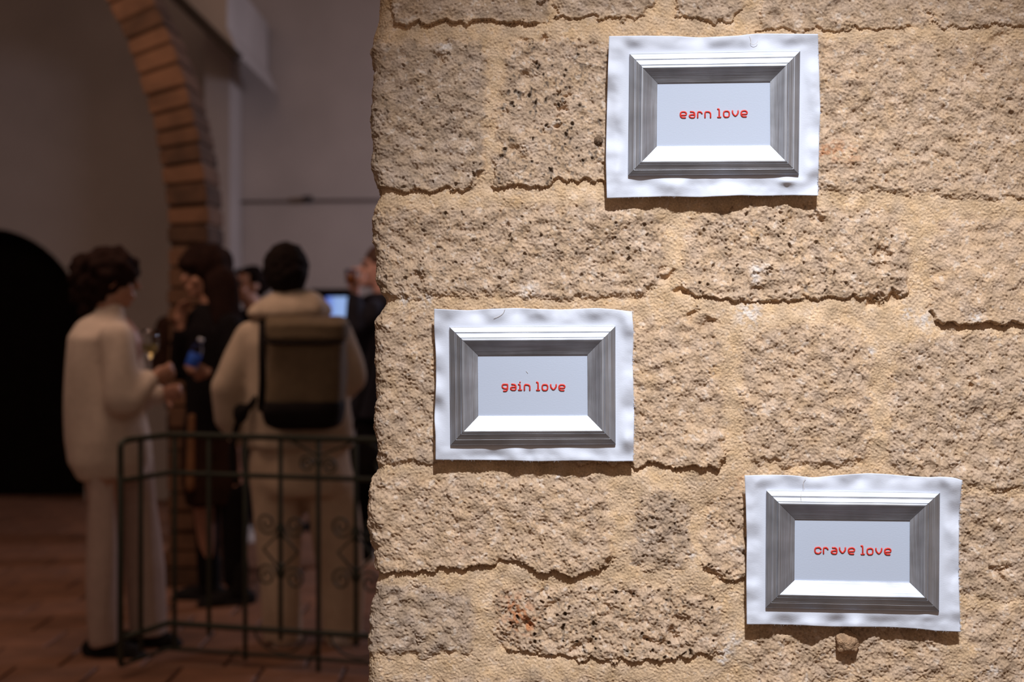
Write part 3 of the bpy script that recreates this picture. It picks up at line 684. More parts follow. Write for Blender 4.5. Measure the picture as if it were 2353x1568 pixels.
artwork('silver framed panel reading gain love on a white cloth, leftmost of the three',
 dict(top=[(997.6,710),(1040,712),(1077,713.5),(1130,710),(1184,708),(1240,710.5),(1291,711.6),(1372,708),(1410,711),(1452,716)],
      right=[(1452,716),(1456,760),(1453.5,827),(1455,880),(1457.5,948),(1455.4,1060.4)], bottom=[(1000.8,1057.7),(1060,1058),(1130,1058),(1238,1061),(1345,1059),(1400,1061),(1455.4,1060.4)],
      left=[(997.6,710),(997.8,760),(1001.6,814),(1002,881),(998,961),(1000.8,1001),(1000.8,1057.7)]),
 [(1033,752.3),(1414.2,750.2),(1414.7,1021),(1035.6,1023.5)], [(1098.1,816.6),(1349.9,815.3),(1350.9,955.9),(1099.1,956.5)],
 word(z2, [('g',180,478),('a',430,478),('i',718,478),('n',850,487),('l',1260,483),('o',1385,487),('v',1640,488),('e',1890,492)]), 172/13.07, 2,
 [([(1135,731),(1146,728),(1157,720),(1161,708)], .0045), ([(1209,853),(1213,858)], .003)], (0.6, 0.6, 0.0))
artwork('silver framed panel reading crave love on a white cloth, lowest of the three',
 dict(top=[(1711,1093),(1745,1092),(1780,1091.5),(1825,1093),(1866.6,1098),(1930,1092),(1995.7,1087.8),(2040,1090),(2081.8,1094),(2130,1097),(2168,1096),(2195,1098),(2211.6,1104.4)],
      right=[(2211.6,1104.4),(2207,1140),(2205,1185),(2203,1270),(2204,1357),(2207.5,1453)], bottom=[(1716,1436),(1770,1436),(1823.5,1437),(1900,1441),(1967,1441.7),(2040,1442),(2110.5,1446),(2150,1451),(2207.5,1453)],
      left=[(1711,1093),(1714,1160),(1716,1242),(1715,1340),(1716,1436)]),
 [(1761,1128),(2159.9,1133.1),(2157.9,1405.2),(1759.8,1397.2)], [(1826.4,1193.4),(2091,1196.3),(2090.4,1339),(1825.5,1334)],
 word(z3, [('c',148,380),('r',380,385),('a',585,388),('v',815,388),('e',1055,395),('l',1440,402),('o',1560,408),('v',1797,407),('e',2035,412)]), 163/11.765, 3,
 [([(1852,1098),(1846,1106),(1846,1116),(1848,1126)], .006), ([(1842,1130),(1840,1140),(1841,1154)], .0155)], (1.0, 0.8, 0.3))

# ------------------------------------------------------------------ wrought iron railing
M_iron = simple('green_black_iron', (0.030, 0.036, 0.024), .55, var=.25, scale=12)
def railing():
    Dr, Dc, Dl = 5.54, 5.79, 5.50                           # right end at u=860, corner at u=385, left post at u=277
    pR, pC, pL = at(862, 0, Dr), at(386, 0, Dc), at(277, 0, Dl)
    flat = lambda p, z: Vector((p.x, p.y, z))
    ext = pR + (pR - pC) * 0.35
    root = tag(empty('iron_railing', flat(pC, 0)), 'dark green wrought iron railing with scrollwork in front of the standing group', 'railing')
    along = lambda u: next(pC.lerp(ext, t) for t in np.linspace(0, 1, 600) if ((pC.lerp(ext, t)).x / (pC.lerp(ext, t).y + D0) * F + CX) >= u - .5)
    def bar(name, pts, r, seg=8): 
        bm = bmesh.new(); tube_bm(bm, pts, r, seg); from_bm(name, bm, M_iron, root, True)
    def rail(z, r, rounded=False):
        if rounded:
            a = flat(pL, z); c = flat(pC, z)
            pts = chaikin([flat(pL, z - .18), flat(pL, z - .06), a, a.lerp(c, .35)], it=3)[:] + [c, flat(ext, z)]
        else: pts = [flat(pL, z), flat(pC, z), flat(ext, z)]
        bar('rail', pts, r)
    rail(.93, .0125, True); rail(.775, .0105); rail(.163, .0125); rail(.060, .008)
    bar('post', [flat(pL, 0.07), flat(pL, .80)], .013)
    for u, lo in ((322, .09),):
        p = pL.lerp(pC, (u - 277) / (386 - 277)); bar('bar', [flat(p, lo), flat(p, .92)], .010)
    for u, lo in ((401, .06), (480, .13), (563, .04), (645, .13), (731, 0.0), (818, .13), (905, .06), (990, .13)):
        p = along(u); bar('bar', [flat(p, lo), flat(p, .925)], .0095)
    e = (ext - pC).normalized()
    def scroll(p, z, sx, sz, R=.048):                        # spiral beside a bar
        c = Vector((p.x, p.y, z)) + e * sx * (R + .012)
        pts = []
        for i in range(26):
            t = i / 25; a = math.pi * (0 if sx < 0 else 1) + sx * sz * t * math.pi * 3.2
            r = R * (1 - .78 * t)
            pts.append(c + e * math.cos(a) * r + Vector((0, 0, 1)) * math.sin(a) * r)
        return pts
    for u in (645, 818, 990):
        p = along(u)
        for z, sz in ((.585, 1), (.375, -1)):
            for sx in (-1, 1):
                bm = bmesh.new(); tube_bm(bm, scroll(p, z, sx, sz), .0048, 6); from_bm('scroll', bm, M_iron, root, True)
        for sx in (-1, 1):
            bar('diamond_bar', [flat(p, .555), flat(p, .48) + e * sx * .075, flat(p, .405)], .0052, 6)
        for z in (.555, .405): bar('collar', [flat(p, z - .02), flat(p, z + .02)], .014)
    for u in (731, 905):
        p = along(u)
        for sx in (-1, 1):
            bm = bmesh.new(); tube_bm(bm, scroll(p, .825, sx, -1, .036), .0048, 6); from_bm('scroll', bm, M_iron, root, True)
            bar('brace', [flat(p, .86), flat(p, .925) + e * sx * .14], .005, 6)
    for u in (563 + 80, 818):                                # low hoops under the bottom rail
        p = along(u); pts = [flat(p, .16) + e * (.11 * math.cos(t)) - Vector((0, 0, .085 * math.sin(t))) for t in np.linspace(0, math.pi, 14)]
        bar('hoop', pts, .0045, 6)
railing()

# ------------------------------------------------------------------ people
def sph(bm, c, r, axes=None, seg=18):
    """ellipsoid; axes: three unit vectors for the radii"""
    res = bmesh.ops.create_uvsphere(bm, u_segments=seg, v_segments=seg // 2 + 2, radius=1)
    r = (r, r, r) if isinstance(r, (int, float)) else r
    ax = axes or (Vector((1, 0, 0)), Vector((0, 1, 0)), Vector((0, 0, 1)))
    for v in res['verts']:
        q = v.co.copy(); v.co = Vector(c) + ax[0] * q.x * r[0] + ax[1] * q.y * r[1] + ax[2] * q.z * r[2]
def cap(bm, a, b, ra, rb):
    a, b = Vector(a), Vector(b); sph(bm, a, ra, seg=14); sph(bm, b, rb, seg=14)
    n = 6; tube_bm(bm, [a.lerp(b, i / n) for i in range(n + 1)], [ra + (rb - ra) * i / n for i in range(n + 1)], 14)
def loft(bm, rings, seg=30):
    """rings: (centre Vector, rx, ry) horizontal ellipses top to bottom"""
    R_ = []
    for c, rx, ry in rings:
        R_.append([bm.verts.new(Vector(c) + Vector((rx * math.cos(2 * math.pi * k / seg), ry * math.sin(2 * math.pi * k / seg), 0))) for k in range(seg)])
    for A, B in zip(R_, R_[1:]):
        for k in range(seg): bm.faces.new((A[k], B[k], B[(k + 1) % seg], A[(k + 1) % seg]))
    bm.faces.new(R_[0]); bm.faces.new(R_[-1][::-1])
def blob(name, bm, m, parent, voxel=.012, smooth=6, folds=0.0, fscale=9.0, fz=.35):
    """fuse the overlapping solids in bm into one continuous skin"""
    bmesh.ops.recalc_face_normals(bm, faces=bm.faces)
    me = bpy.data.meshes.new(name); bm.to_mesh(me); bm.free()
    o = bpy.data.objects.new(name, me); COL.objects.link(o)
    r = o.modifiers.new('r', 'REMESH'); r.mode = 'VOXEL'; r.voxel_size = voxel
    s = o.modifiers.new('s', 'SMOOTH'); s.iterations = smooth; s.factor = .5
    dg = bpy.context.evaluated_depsgraph_get(); dg.update()
    ev = bpy.data.meshes.new_from_object(o.evaluated_get(dg))
    bpy.data.objects.remove(o)
    if folds:
        nv = len(ev.vertices); co = np.empty(nv * 3, np.float32); no = np.empty(nv * 3, np.float32)
        ev.vertices.foreach_get('co', co); ev.vertices.foreach_get('normal', no); co = co.reshape(-1, 3); no = no.reshape(-1, 3)
        d = np.array([mnoise.noise(Vector((c[0] * fscale, c[1] * fscale, c[2] * fscale * fz))) for c in co], np.float32)
        co += no * (d * folds)[:, None]; ev.vertices.foreach_set('co', co.ravel()); ev.update()
    ev.polygons.foreach_set('use_smooth', [True] * len(ev.polygons)); ev.materials.clear(); ev.name = name
    return link(name, ev, m, parent)
UP = Vector((0, 0, 1))
def head(bm, c, fwd, s=1.0):
    fwd = Vector(fwd).normalized(); side = fwd.cross(UP).normalized(); up = side.cross(fwd)
    A = (side, fwd, up)
    P = lambda x, y, z: Vector(c) + side * x * s + fwd * y * s + up * z * s
    sph(bm, P(0, -.012, .025), (.074 * s, .092 * s, .088 * s), A)          # skull
    sph(bm, P(0, .022, -.040), (.056 * s, .062 * s, .072 * s), A)          # face and jaw
    sph(bm, P(0, .062, -.092), (.024 * s, .022 * s, .020 * s), A)          # chin
    cap(bm, P(0, .084, .012), P(0, .104, -.022), .009 * s, .013 * s)        # nose
    sph(bm, P(0, .082, -.058), (.026 * s, .014 * s, .007 * s), A)          # lips
    sph(bm, P(0, .084, -.070), (.022 * s, .012 * s, .007 * s), A)
    sph(bm, P(0, .074, .030), (.052 * s, .018 * s, .011 * s), A)           # brow
    for q in (-1, 1):
        sph(bm, P(q * .077, -.008, -.010), (.010 * s, .020 * s, .032 * s), A)  # ears
        sph(bm, P(q * .040, .060, -.030), (.020 * s, .020 * s, .022 * s), A)
    return P
def face_details(P, root, s=1.0):
    for q in (-1, 1):
        bm = bmesh.new(); sph(bm, P(q * .031, .078, .006), .0115 * s, seg=12); from_bm('eye', bm, M_eye, root, True)
        bm = bmesh.new(); cap(bm, P(q * .018, .092, .030), P(q * .048, .080, .030), .004 * s, .003 * s); from_bm('eyebrow', bm, M_hair, root, True)
def hand(bm, wrist, d, n, curl=.5, s=1.0, thumb=1):
    """palm + four fingers + thumb; d finger direction, n palm normal"""
    d = Vector(d).normalized(); n = Vector(n); n = (n - d * n.dot(d)).normalized(); x = d.cross(n)
    w = Vector(wrist)
    sph(bm, w + d * .045 * s, (.040 * s, .050 * s, .017 * s), (x, d, n))
    for i, (off, L) in enumerate(((-.030, .066), (-.010, .076), (.010, .072), (.029, .056))):
        a = w + x * off * s + d * .082 * s
        t1 = (d * math.cos(curl) + n * math.sin(curl)); t2 = (d * math.cos(curl * 2.3) + n * math.sin(curl * 2.3)); t3 = (d * math.cos(curl * 3.2) + n * math.sin(curl * 3.2))
        b = a + t1 * L * .5 * s; c_ = b + t2 * L * .32 * s; e_ = c_ + t3 * L * .25 * s
        cap(bm, a - d * .02 * s, b, .0092 * s, .0085 * s); cap(bm, b, c_, .0085 * s, .0078 * s); cap(bm, c_, e_, .0078 * s, .007 * s)
    a = w + x * -.026 * s * thumb + d * .022 * s; b = a + (x * -.8 * thumb + d * .6 + n * .45).normalized() * .042 * s
    cap(bm, a, b, .013 * s, .010 * s); cap(bm, b, b + (d * .7 + n * .7 - x * .1 * thumb).normalized() * .032 * s, .010 * s, .008 * s)
def shoe(bm, ankle_xy, fwd, L=.27, w=.048, h=.075):
    fwd = Vector(fwd).normalized(); side = fwd.cross(UP).normalized(); c = Vector((ankle_xy[0], ankle_xy[1], 0))
    A = (side, fwd, UP)
    sph(bm, c + UP * h * .5 - fwd * .03, (w * .85, .065, h * .62), A); sph(bm, c + fwd * (L * .42) + UP * .032, (w, L * .27, .032), A)
    cap(bm, c + UP * h * .75, c + fwd * (L * .45) + UP * .040, w * .75, w * .6)
    box_bm(bm, c + fwd * (L * .24) + UP * .013, (w * 1.9, L * .98, .026), Matrix((side, fwd, UP)).transposed(), .011)
def leg(bm, hip, knee, ankle, k=1.0):
    cap(bm, hip, knee, .085 * k, .058 * k); cap(bm, knee, ankle, .056 * k, .036 * k)
def arm(bm, sh, el, wr, k=1.0):
    cap(bm, sh, el, .047 * k, .038 * k); cap(bm, el, wr, .037 * k, .025 * k)

M_skin = simple('skin', (0.42, 0.215, 0.145), .5, var=.06, scale=15, Subsurface_Weight=.08, Subsurface_Scale=.02)
M_skin_pink = simple('skin_fair', (0.78, 0.45, 0.38), .5, var=.06, scale=15)
M_hair = simple('dark_hair', (0.011, 0.006, 0.005), .9, Specular_IOR_Level=.12, var=.3, bump=.6, scale=30)
M_hair_brown = simple('brown_hair', (0.019, 0.008, 0.006), .9, Specular_IOR_Level=.12, var=.3, bump=.6, scale=30)
M_eye = simple('eye_dark', (0.02, 0.015, 0.012), .2)
M_cream = simple('cream_knit', (0.66, 0.545, 0.46), .95, var=.06, bump=.3, scale=40)
M_pale = simple('pale_linen', (0.50, 0.38, 0.33), .9, var=.06, bump=.2, scale=30)
M_beige = simple('beige_cotton', (0.60, 0.46, 0.34), .9, var=.06, bump=.2, scale=30)
M_tan = simple('cream_jacket', (0.54, 0.43, 0.33), .9, var=.06, bump=.25, scale=30)
M_black = simple('black_cloth', (0.009, 0.007, 0.008), .95, Specular_IOR_Level=.1, var=.2, bump=.2, scale=25)
M_brown = simple('dark_brown_cloth', (0.032, 0.015, 0.010), .95, Specular_IOR_Level=.1, var=.3, bump=.2, scale=14)
M_rust = simple('rust_cloth', (0.19, 0.085, 0.035), .9, var=.3, scale=12)
M_slate = simple('slate_cloth', (0.028, 0.027, 0.038), .9, Specular_IOR_Level=.15, var=.15, bump=.2, scale=18)
M_blackshoe = simple('black_leather', (0.010, 0.008, 0.008), .8, Specular_IOR_Level=.2)
M_paleshoe = simple('pale_canvas_shoe', (0.55, 0.47, 0.42), .8)

def ground(p): return Vector((p.x, p.y, 0))
def spot(u, D, dx=0.0, dy=0.0):
    p = at(u, 0, D); return Vector((p.x + dx, p.y + dy, 0))

# --- woman at the left in a long cream jumper, turned to the right
def woman_left():
    D = 5.95; K = lambda u, v, d=0.0: at(u, v, D + d)
    fwd = Vector((.93, .36, 0)).normalized(); side = fwd.cross(UP)
    root = tag(empty('person', spot(262, D)), 'woman with tied up curly hair, long cream jumper and pale trousers, holding a wine glass', 'person', 'people talking beyond the stone wall')
    bm = bmesh.new()
    P = head(bm, K(262, 642), Vector((.96, .28, -.10)), 1.0)
    cap(bm, K(250, 735), K(255, 680), .060, .052)
    sph(bm, K(243, 800), (.15, .12, .16)); sph(bm, K(245, 930), (.13, .11, .17)); sph(bm, K(248, 1020), (.15, .13, .14))
    shN, elN, wrN = K(262, 778, -.15), K(288, 918, -.17), K(352, 868, -.10)
    shF, elF, wrF = K(272, 775, .17), K(305, 915, .20), K(372, 905, .12)
    arm(bm, shN, elN, wrN); arm(bm, shF, elF, wrF)
    hand(bm, wrN, Vector((.75, .55, .30)), Vector((.1, .8, .2)), .75, .95, 1); hand(bm, wrF, Vector((.9, -.3, .1)), Vector((0, -1, 0)), .6, .95, -1)
    hipN, hipF = K(240, 1050, -.08), K(272, 1050, .08)
    leg(bm, hipN, K(243, 1260, -.09), Vector((K(238, 0, -.08).x, K(0, 0, -.08).y, .09))); leg(bm, hipF, K(325, 1255, .10), Vector((K(330, 0, .10).x, K(0, 0, .10).y, .09)))
    blob('body', bm, M_skin, root, .009, 3)
    face_details(P, root)
    bm = bmesh.new()                                         # hair: cap, bun, loose curls
    sph(bm, K(259, 622), (.108, .102, .100)); sph(bm, K(246, 628), (.112, .105, .108)); sph(bm, K(236, 655), (.080, .088, .085)); sph(bm, K(190, 625, .0), (.062, .06, .065)); sph(bm, K(188, 672, .01), (.055, .055, .06))
    sph(bm, K(203, 705, .01), (.050, .05, .055)); sph(bm, K(214, 655), (.07, .075, .07)); sph(bm, K(280, 614), (.062, .085, .058)); sph(bm, K(195, 600), (.035, .04, .03))
    blob('hair', bm, M_hair_brown, root, .010, 3, .022, 26, 1)
    bm = bmesh.new()                                         # jumper
    loft(bm, [(K(248, 722), .060, .065), (K(243, 742), .115, .130), (K(238, 775), .140, .185), (K(238, 850), .148, .185), (K(243, 930), .158, .185), (K(248, 1010), .168, .19), (K(250, 1060), .166, .185), (K(255, 1095), .140, .165)])
    cap(bm, shN, elN, .075, .078); cap(bm, elN, K(340, 876, -.11), .075, .048)
    cap(bm, shF, elF, .072, .075); cap(bm, elF, K(360, 908, .13), .070, .045); cap(bm, K(250, 732), K(254, 716), .064, .060)
    blob('jumper', bm, M_cream, root, .012, 4, .016, 11, .30)
    bm = bmesh.new()                                         # wide trousers
    loft(bm, [(K(240, 1040, -.06), .10, .10), (K(240, 1150, -.08), .070, .085), (K(240, 1300, -.08), .068, .08), (K(241, 1480, -.07), .060, .075)])
    loft(bm, [(K(285, 1040, .08), .12, .10), (K(312, 1150, .10), .085, .085), (K(332, 1300, .10), .088, .08), (K(340, 1462, .10), .075, .075)])
    sph(bm, K(258, 1050), (.15, .14, .12))
    blob('trousers', bm, M_pale, root, .012, 3, .014, 16, .12)
    for u, d, f in ((236, -.07, (1, -.15, 0)), (320, .10, (1, .1, 0))):
        bm = bmesh.new(); shoe(bm, spot(u, D + d), f, .25); blob('shoe', bm, M_blackshoe, root, .008, 2)
    # wine glass she holds
    c = K(345, 760, -.06); gx, gy = c.x, c.y
    gl = tag(empty('wine_glass', (gx, gy, K(0, 866, -.06).z)), 'stemmed glass of pale wine held up by the woman in the cream jumper', 'glass')
    z0 = K(0, 866, -.06).z
    prof = [(.031, 0), (.030, .003), (.006, .008), (.004, .02), (.004, .075), (.012, .082), (.032, .105), (.038, .135), (.036, .165), (.031, .195), (.0295, .195), (.034, .165), (.036, .135), (.030, .108), (.010, .086), (.0001, .085)]
    spin('bowl', [(r, z + z0) for r, z in prof], (gx, gy), M_glass, gl)
    spin('wine', [(.0001, z0 + .0865), (.010, z0 + .0875), (.029, z0 + .109), (.0352, z0 + .134), (.0001, z0 + .134)], (gx, gy), M_wine, gl)
def spin(name, prof, c, m, parent, seg=24):
    bm = bmesh.new(); rings = []
    for r, z in prof: rings.append([bm.verts.new((c[0] + r * math.cos(2 * math.pi * k / seg), c[1] + r * math.sin(2 * math.pi * k / seg), z)) for k in range(seg)])
    for A, B in zip(rings, rings[1:]):
        for k in range(seg): bm.faces.new((A[k], A[(k + 1) % seg], B[(k + 1) % seg], B[k]))
    bm.faces.new(rings[0][::-1]); bm.faces.new(rings[-1])
    bmesh.ops.recalc_face_normals(bm, faces=bm.faces)
    return from_bm(name, bm, m, parent, True)
M_glass = simple('clear_glass', (1, 1, 1), .03, Transmission_Weight=1.0, IOR=1.3)
M_wine = simple('pale_wine', (.85, .70, .30), .05, Transmission_Weight=.8, IOR=1.33)
M_amber = simple('amber_drink', (.65, .22, .05), .1, Transmission_Weight=.5, IOR=1.33)
woman_left()

# --- woman with long dark hair, facing left
def woman_centre():
    D = 7.0; K = lambda u, v, d=0.0: at(u, v, D + d)
    root = tag(empty('person', spot(490, D)), 'woman with long dark hair and fringe in a black top, one hand raised, facing left', 'person', 'people talking beyond the stone wall')
    bm = bmesh.new()
    P = head(bm, K(466, 628), Vector((-.80, -.60, -.12)), 1.04)
    cap(bm, K(492, 715), K(480, 668), .062, .052)
    sph(bm, K(497, 775), (.15, .12, .16)); sph(bm, K(495, 880), (.12, .10, .17)); sph(bm, K(495, 965), (.15, .12, .14))
    sN, eN, wN = K(530, 750, -.14), K(535, 868, -.20), K(480, 858, -.26)
    sF, eF, wF = K(450, 745, .05), K(410, 850, -.02), K(414, 752, -.10)
    arm(bm, sN, eN, wN); arm(bm, sF, eF, wF)
    hand(bm, wN, Vector((-.9, -.15, .25)), Vector((0, .9, .3)), .7, .95, -1); hand(bm, wF, Vector((.12, -.1, 1)), Vector((.6, -.6, 0)), .35, .95, 1)
    leg(bm, K(470, 1000, .04), K(468, 1150, .0), Vector((K(478, 0).x, K(0, 0, .05).y, .1))); leg(bm, K(520, 1000, -.04), K(540, 1170, -.06), Vector((K(540, 0).x, K(0, 0, -.05).y, .1)))
    blob('body', bm, M_skin, root, .009, 3)
    face_details(P, root, 1.04)
    bm = bmesh.new()
    sph(bm, K(477, 604), (.128, .112, .102)); sph(bm, K(440, 606, -.05), (.058, .070, .050)); sph(bm, K(500, 650, .01), (.085, .10, .12))
    cap(bm, K(510, 650, -.05), K(530, 790, -.07), .085, .060); cap(bm, K(505, 670, .08), K(515, 760, .10), .06, .05); cap(bm, K(495, 650, -.09), K(505, 740, -.12), .045, .035)
    blob('hair', bm, M_hair_brown, root, .012, 4, .014, 20, .25)
    bm = bmesh.new()
    loft(bm, [(K(492, 698), .062, .065), (K(492, 722), .13, .12), (K(497, 760), .165, .16), (K(495, 860), .145, .15), (K(495, 950), .150, .15), (K(495, 1000), .16, .15)])
    cap(bm, sN, eN, .062, .060); cap(bm, eN, K(492, 862, -.25), .056, .040); cap(bm, sF, eF, .060, .056); cap(bm, eF, K(413, 768, -.09), .052, .036)
    blob('top', bm, M_black, root, .012, 4, .012, 12, .4)
    bm = bmesh.new()                                         # long coat tails and dark trousers
    loft(bm, [(K(495, 960), .152, .14), (K(495, 1040), .165, .14), (K(498, 1110), .165, .14), (K(500, 1160), .150, .13)])
    blob('skirt', bm, M_brown, root, .014, 3, .016, 14, .15)
    bm = bmesh.new(); c = K(441, 960, -.13); cap(bm, c, K(438, 1120, -.13), .022, .026); blob('scarf_end', bm, M_rust, root, .010, 2)
    bm = bmesh.new(); cap(bm, K(540, 1130, -.05), K(540, 1330, -.05), .075, .055); cap(bm, K(474, 1130, .04), K(478, 1330, .05), .07, .052)
    blob('trousers', bm, M_black, root, .012, 3)
    for u, d, f in ((546, -.05, (-1, -.35, 0)), (482, .06, (-1, .1, 0))):
        bm = bmesh.new(); p = spot(u, D + d); shoe(bm, p, f, .27, .052); cap(bm, p + UP * .08, p + UP * .2, .052, .056); blob('boot', bm, M_blackshoe, root, .009, 2)
    bt = tag(empty('drink_bottle', K(432, 850, -.30)), 'small clear bottle with a blue label held by the long haired woman', 'bottle')
    a, b = K(436, 850, -.33), K(462, 780, -.33); d = (b - a)
    q = d.to_track_quat('Z', 'Y'); Lb = d.length
    def spin_local(nm, prof, m):
        o = spin(nm, prof, (0, 0), m, None); 
        for v in o.data.vertices: v.co = q @ v.co + a
        o.parent = bt; o.location = -bt.location
    spin_local('bottle_body', [(.026, 0), (.029, .008), (.029, Lb * .62), (.024, Lb * .74), (.012, Lb * .86), (.012, Lb * .96)], M_glass)
    spin_local('blue_label', [(.0295, Lb * .12), (.0305, Lb * .13), (.0305, Lb * .52), (.0295, Lb * .53)], simple('blue_label', (.02, .10, .55), .5))
    spin_local('bottle_cap', [(.0135, Lb * .93), (.0135, Lb * 1.03)], simple('cap_white', (.6, .6, .65), .5))
woman_centre()

# --- plain standing figure, used for the two people half hidden at the back
def standing(u, D, htop, fwd, hair_m, top_m, leg_m, shoe_m, label, skin=None, feet=None):
    H = CAMZ - (htop - HY) / F * D; s = H / 1.74
    root = tag(empty('person', spot(u, D)), label, 'person', 'people talking beyond the stone wall')
    o = spot(u, D); fwd = Vector(fwd).normalized(); side = fwd.cross(UP).normalized()
    Q = lambda x, y, z: o + side * x * s + fwd * y * s + UP * z * s
    bm = bmesh.new(); P = head(bm, Q(0, .02, 1.615), fwd, s)
    cap(bm, Q(0, -.02, 1.42), Q(0, 0, 1.53), .060 * s, .054 * s)
    sph(bm, Q(0, 0, 1.28), (.16 * s, .12 * s, .18 * s)); sph(bm, Q(0, 0, 1.06), (.14 * s, .11 * s, .16 * s)); sph(bm, Q(0, 0, .94), (.16 * s, .12 * s, .12 * s))
    A = []
    for q in (-1, 1):
        sh, el, wr = Q(q * .18, 0, 1.38), Q(q * .23, .0, 1.10), Q(q * .12, .22, 1.06)
        arm(bm, sh, el, wr, s); hand(bm, wr, fwd * .6 - side * q * .7 + UP * .1, -fwd, .6, .95 * s, q); A.append((sh, el, wr))
        leg(bm, Q(q * .09, 0, .90), Q(q * .10, .02, .50), Q(q * .11, 0, .09), s)
    blob('body', bm, skin or M_skin, root, .010, 3); face_details(P, root, s)
    bm = bmesh.new(); sph(bm, Q(0, -.015, 1.662), (.092 * s, .092 * s, .078 * s)); sph(bm, Q(0, -.045, 1.63), (.085 * s, .075 * s, .09 * s)); sph(bm, Q(0, .05, 1.705), (.06 * s, .04 * s, .03 * s))
    blob('hair', bm, hair_m, root, .010, 3, .016, 30, 1)
    bm = bmesh.new(); loft(bm, [(Q(0, 0, 1.47), .065, .065), (Q(0, 0, 1.44), .15 * s, .12), (Q(0, 0, 1.36), .20 * s, .14), (Q(0, 0, 1.15), .18 * s, .14), (Q(0, 0, .88), .185 * s, .15)])
    for sh, el, wr in A: cap(bm, sh, el, .066 * s, .058 * s); cap(bm, el, el.lerp(wr, .9), .055 * s, .04 * s)
    blob('jacket', bm, top_m, root, .014, 4, .012, 12, .4)
    bm = bmesh.new(); loft(bm, [(Q(0, 0, .96), .16 * s, .13), (Q(0, 0, .80), .17 * s, .13)])
    for q in (-1, 1): cap(bm, Q(q * .085, 0, .84), Q(q * .10, .02, .50), .095 * s, .072 * s); cap(bm, Q(q * .10, .02, .50), Q(q * .11, 0, .10), .070 * s, .055 * s)
    blob('trousers', bm, leg_m, root, .014, 3)
    for q in (-1, 1):
        bm = bmesh.new(); shoe(bm, Q(q * .11, 0, 0), fwd + side * q * .15, .27); blob('shoe', bm, shoe_m, root, .010, 2)
    return root, P, A, Q, s
standing(577, 9.05, 612, (-.75, -.66, 0), M_hair, M_black, M_black, M_paleshoe, 'man with short dark hair, face half hidden between the long haired woman and the backpack')
standing(452, 8.35, 612, (.5, -.85, 0), M_hair, M_brown, M_brown, M_blackshoe, 'person in dark brown clothes almost hidden behind the long haired woman')

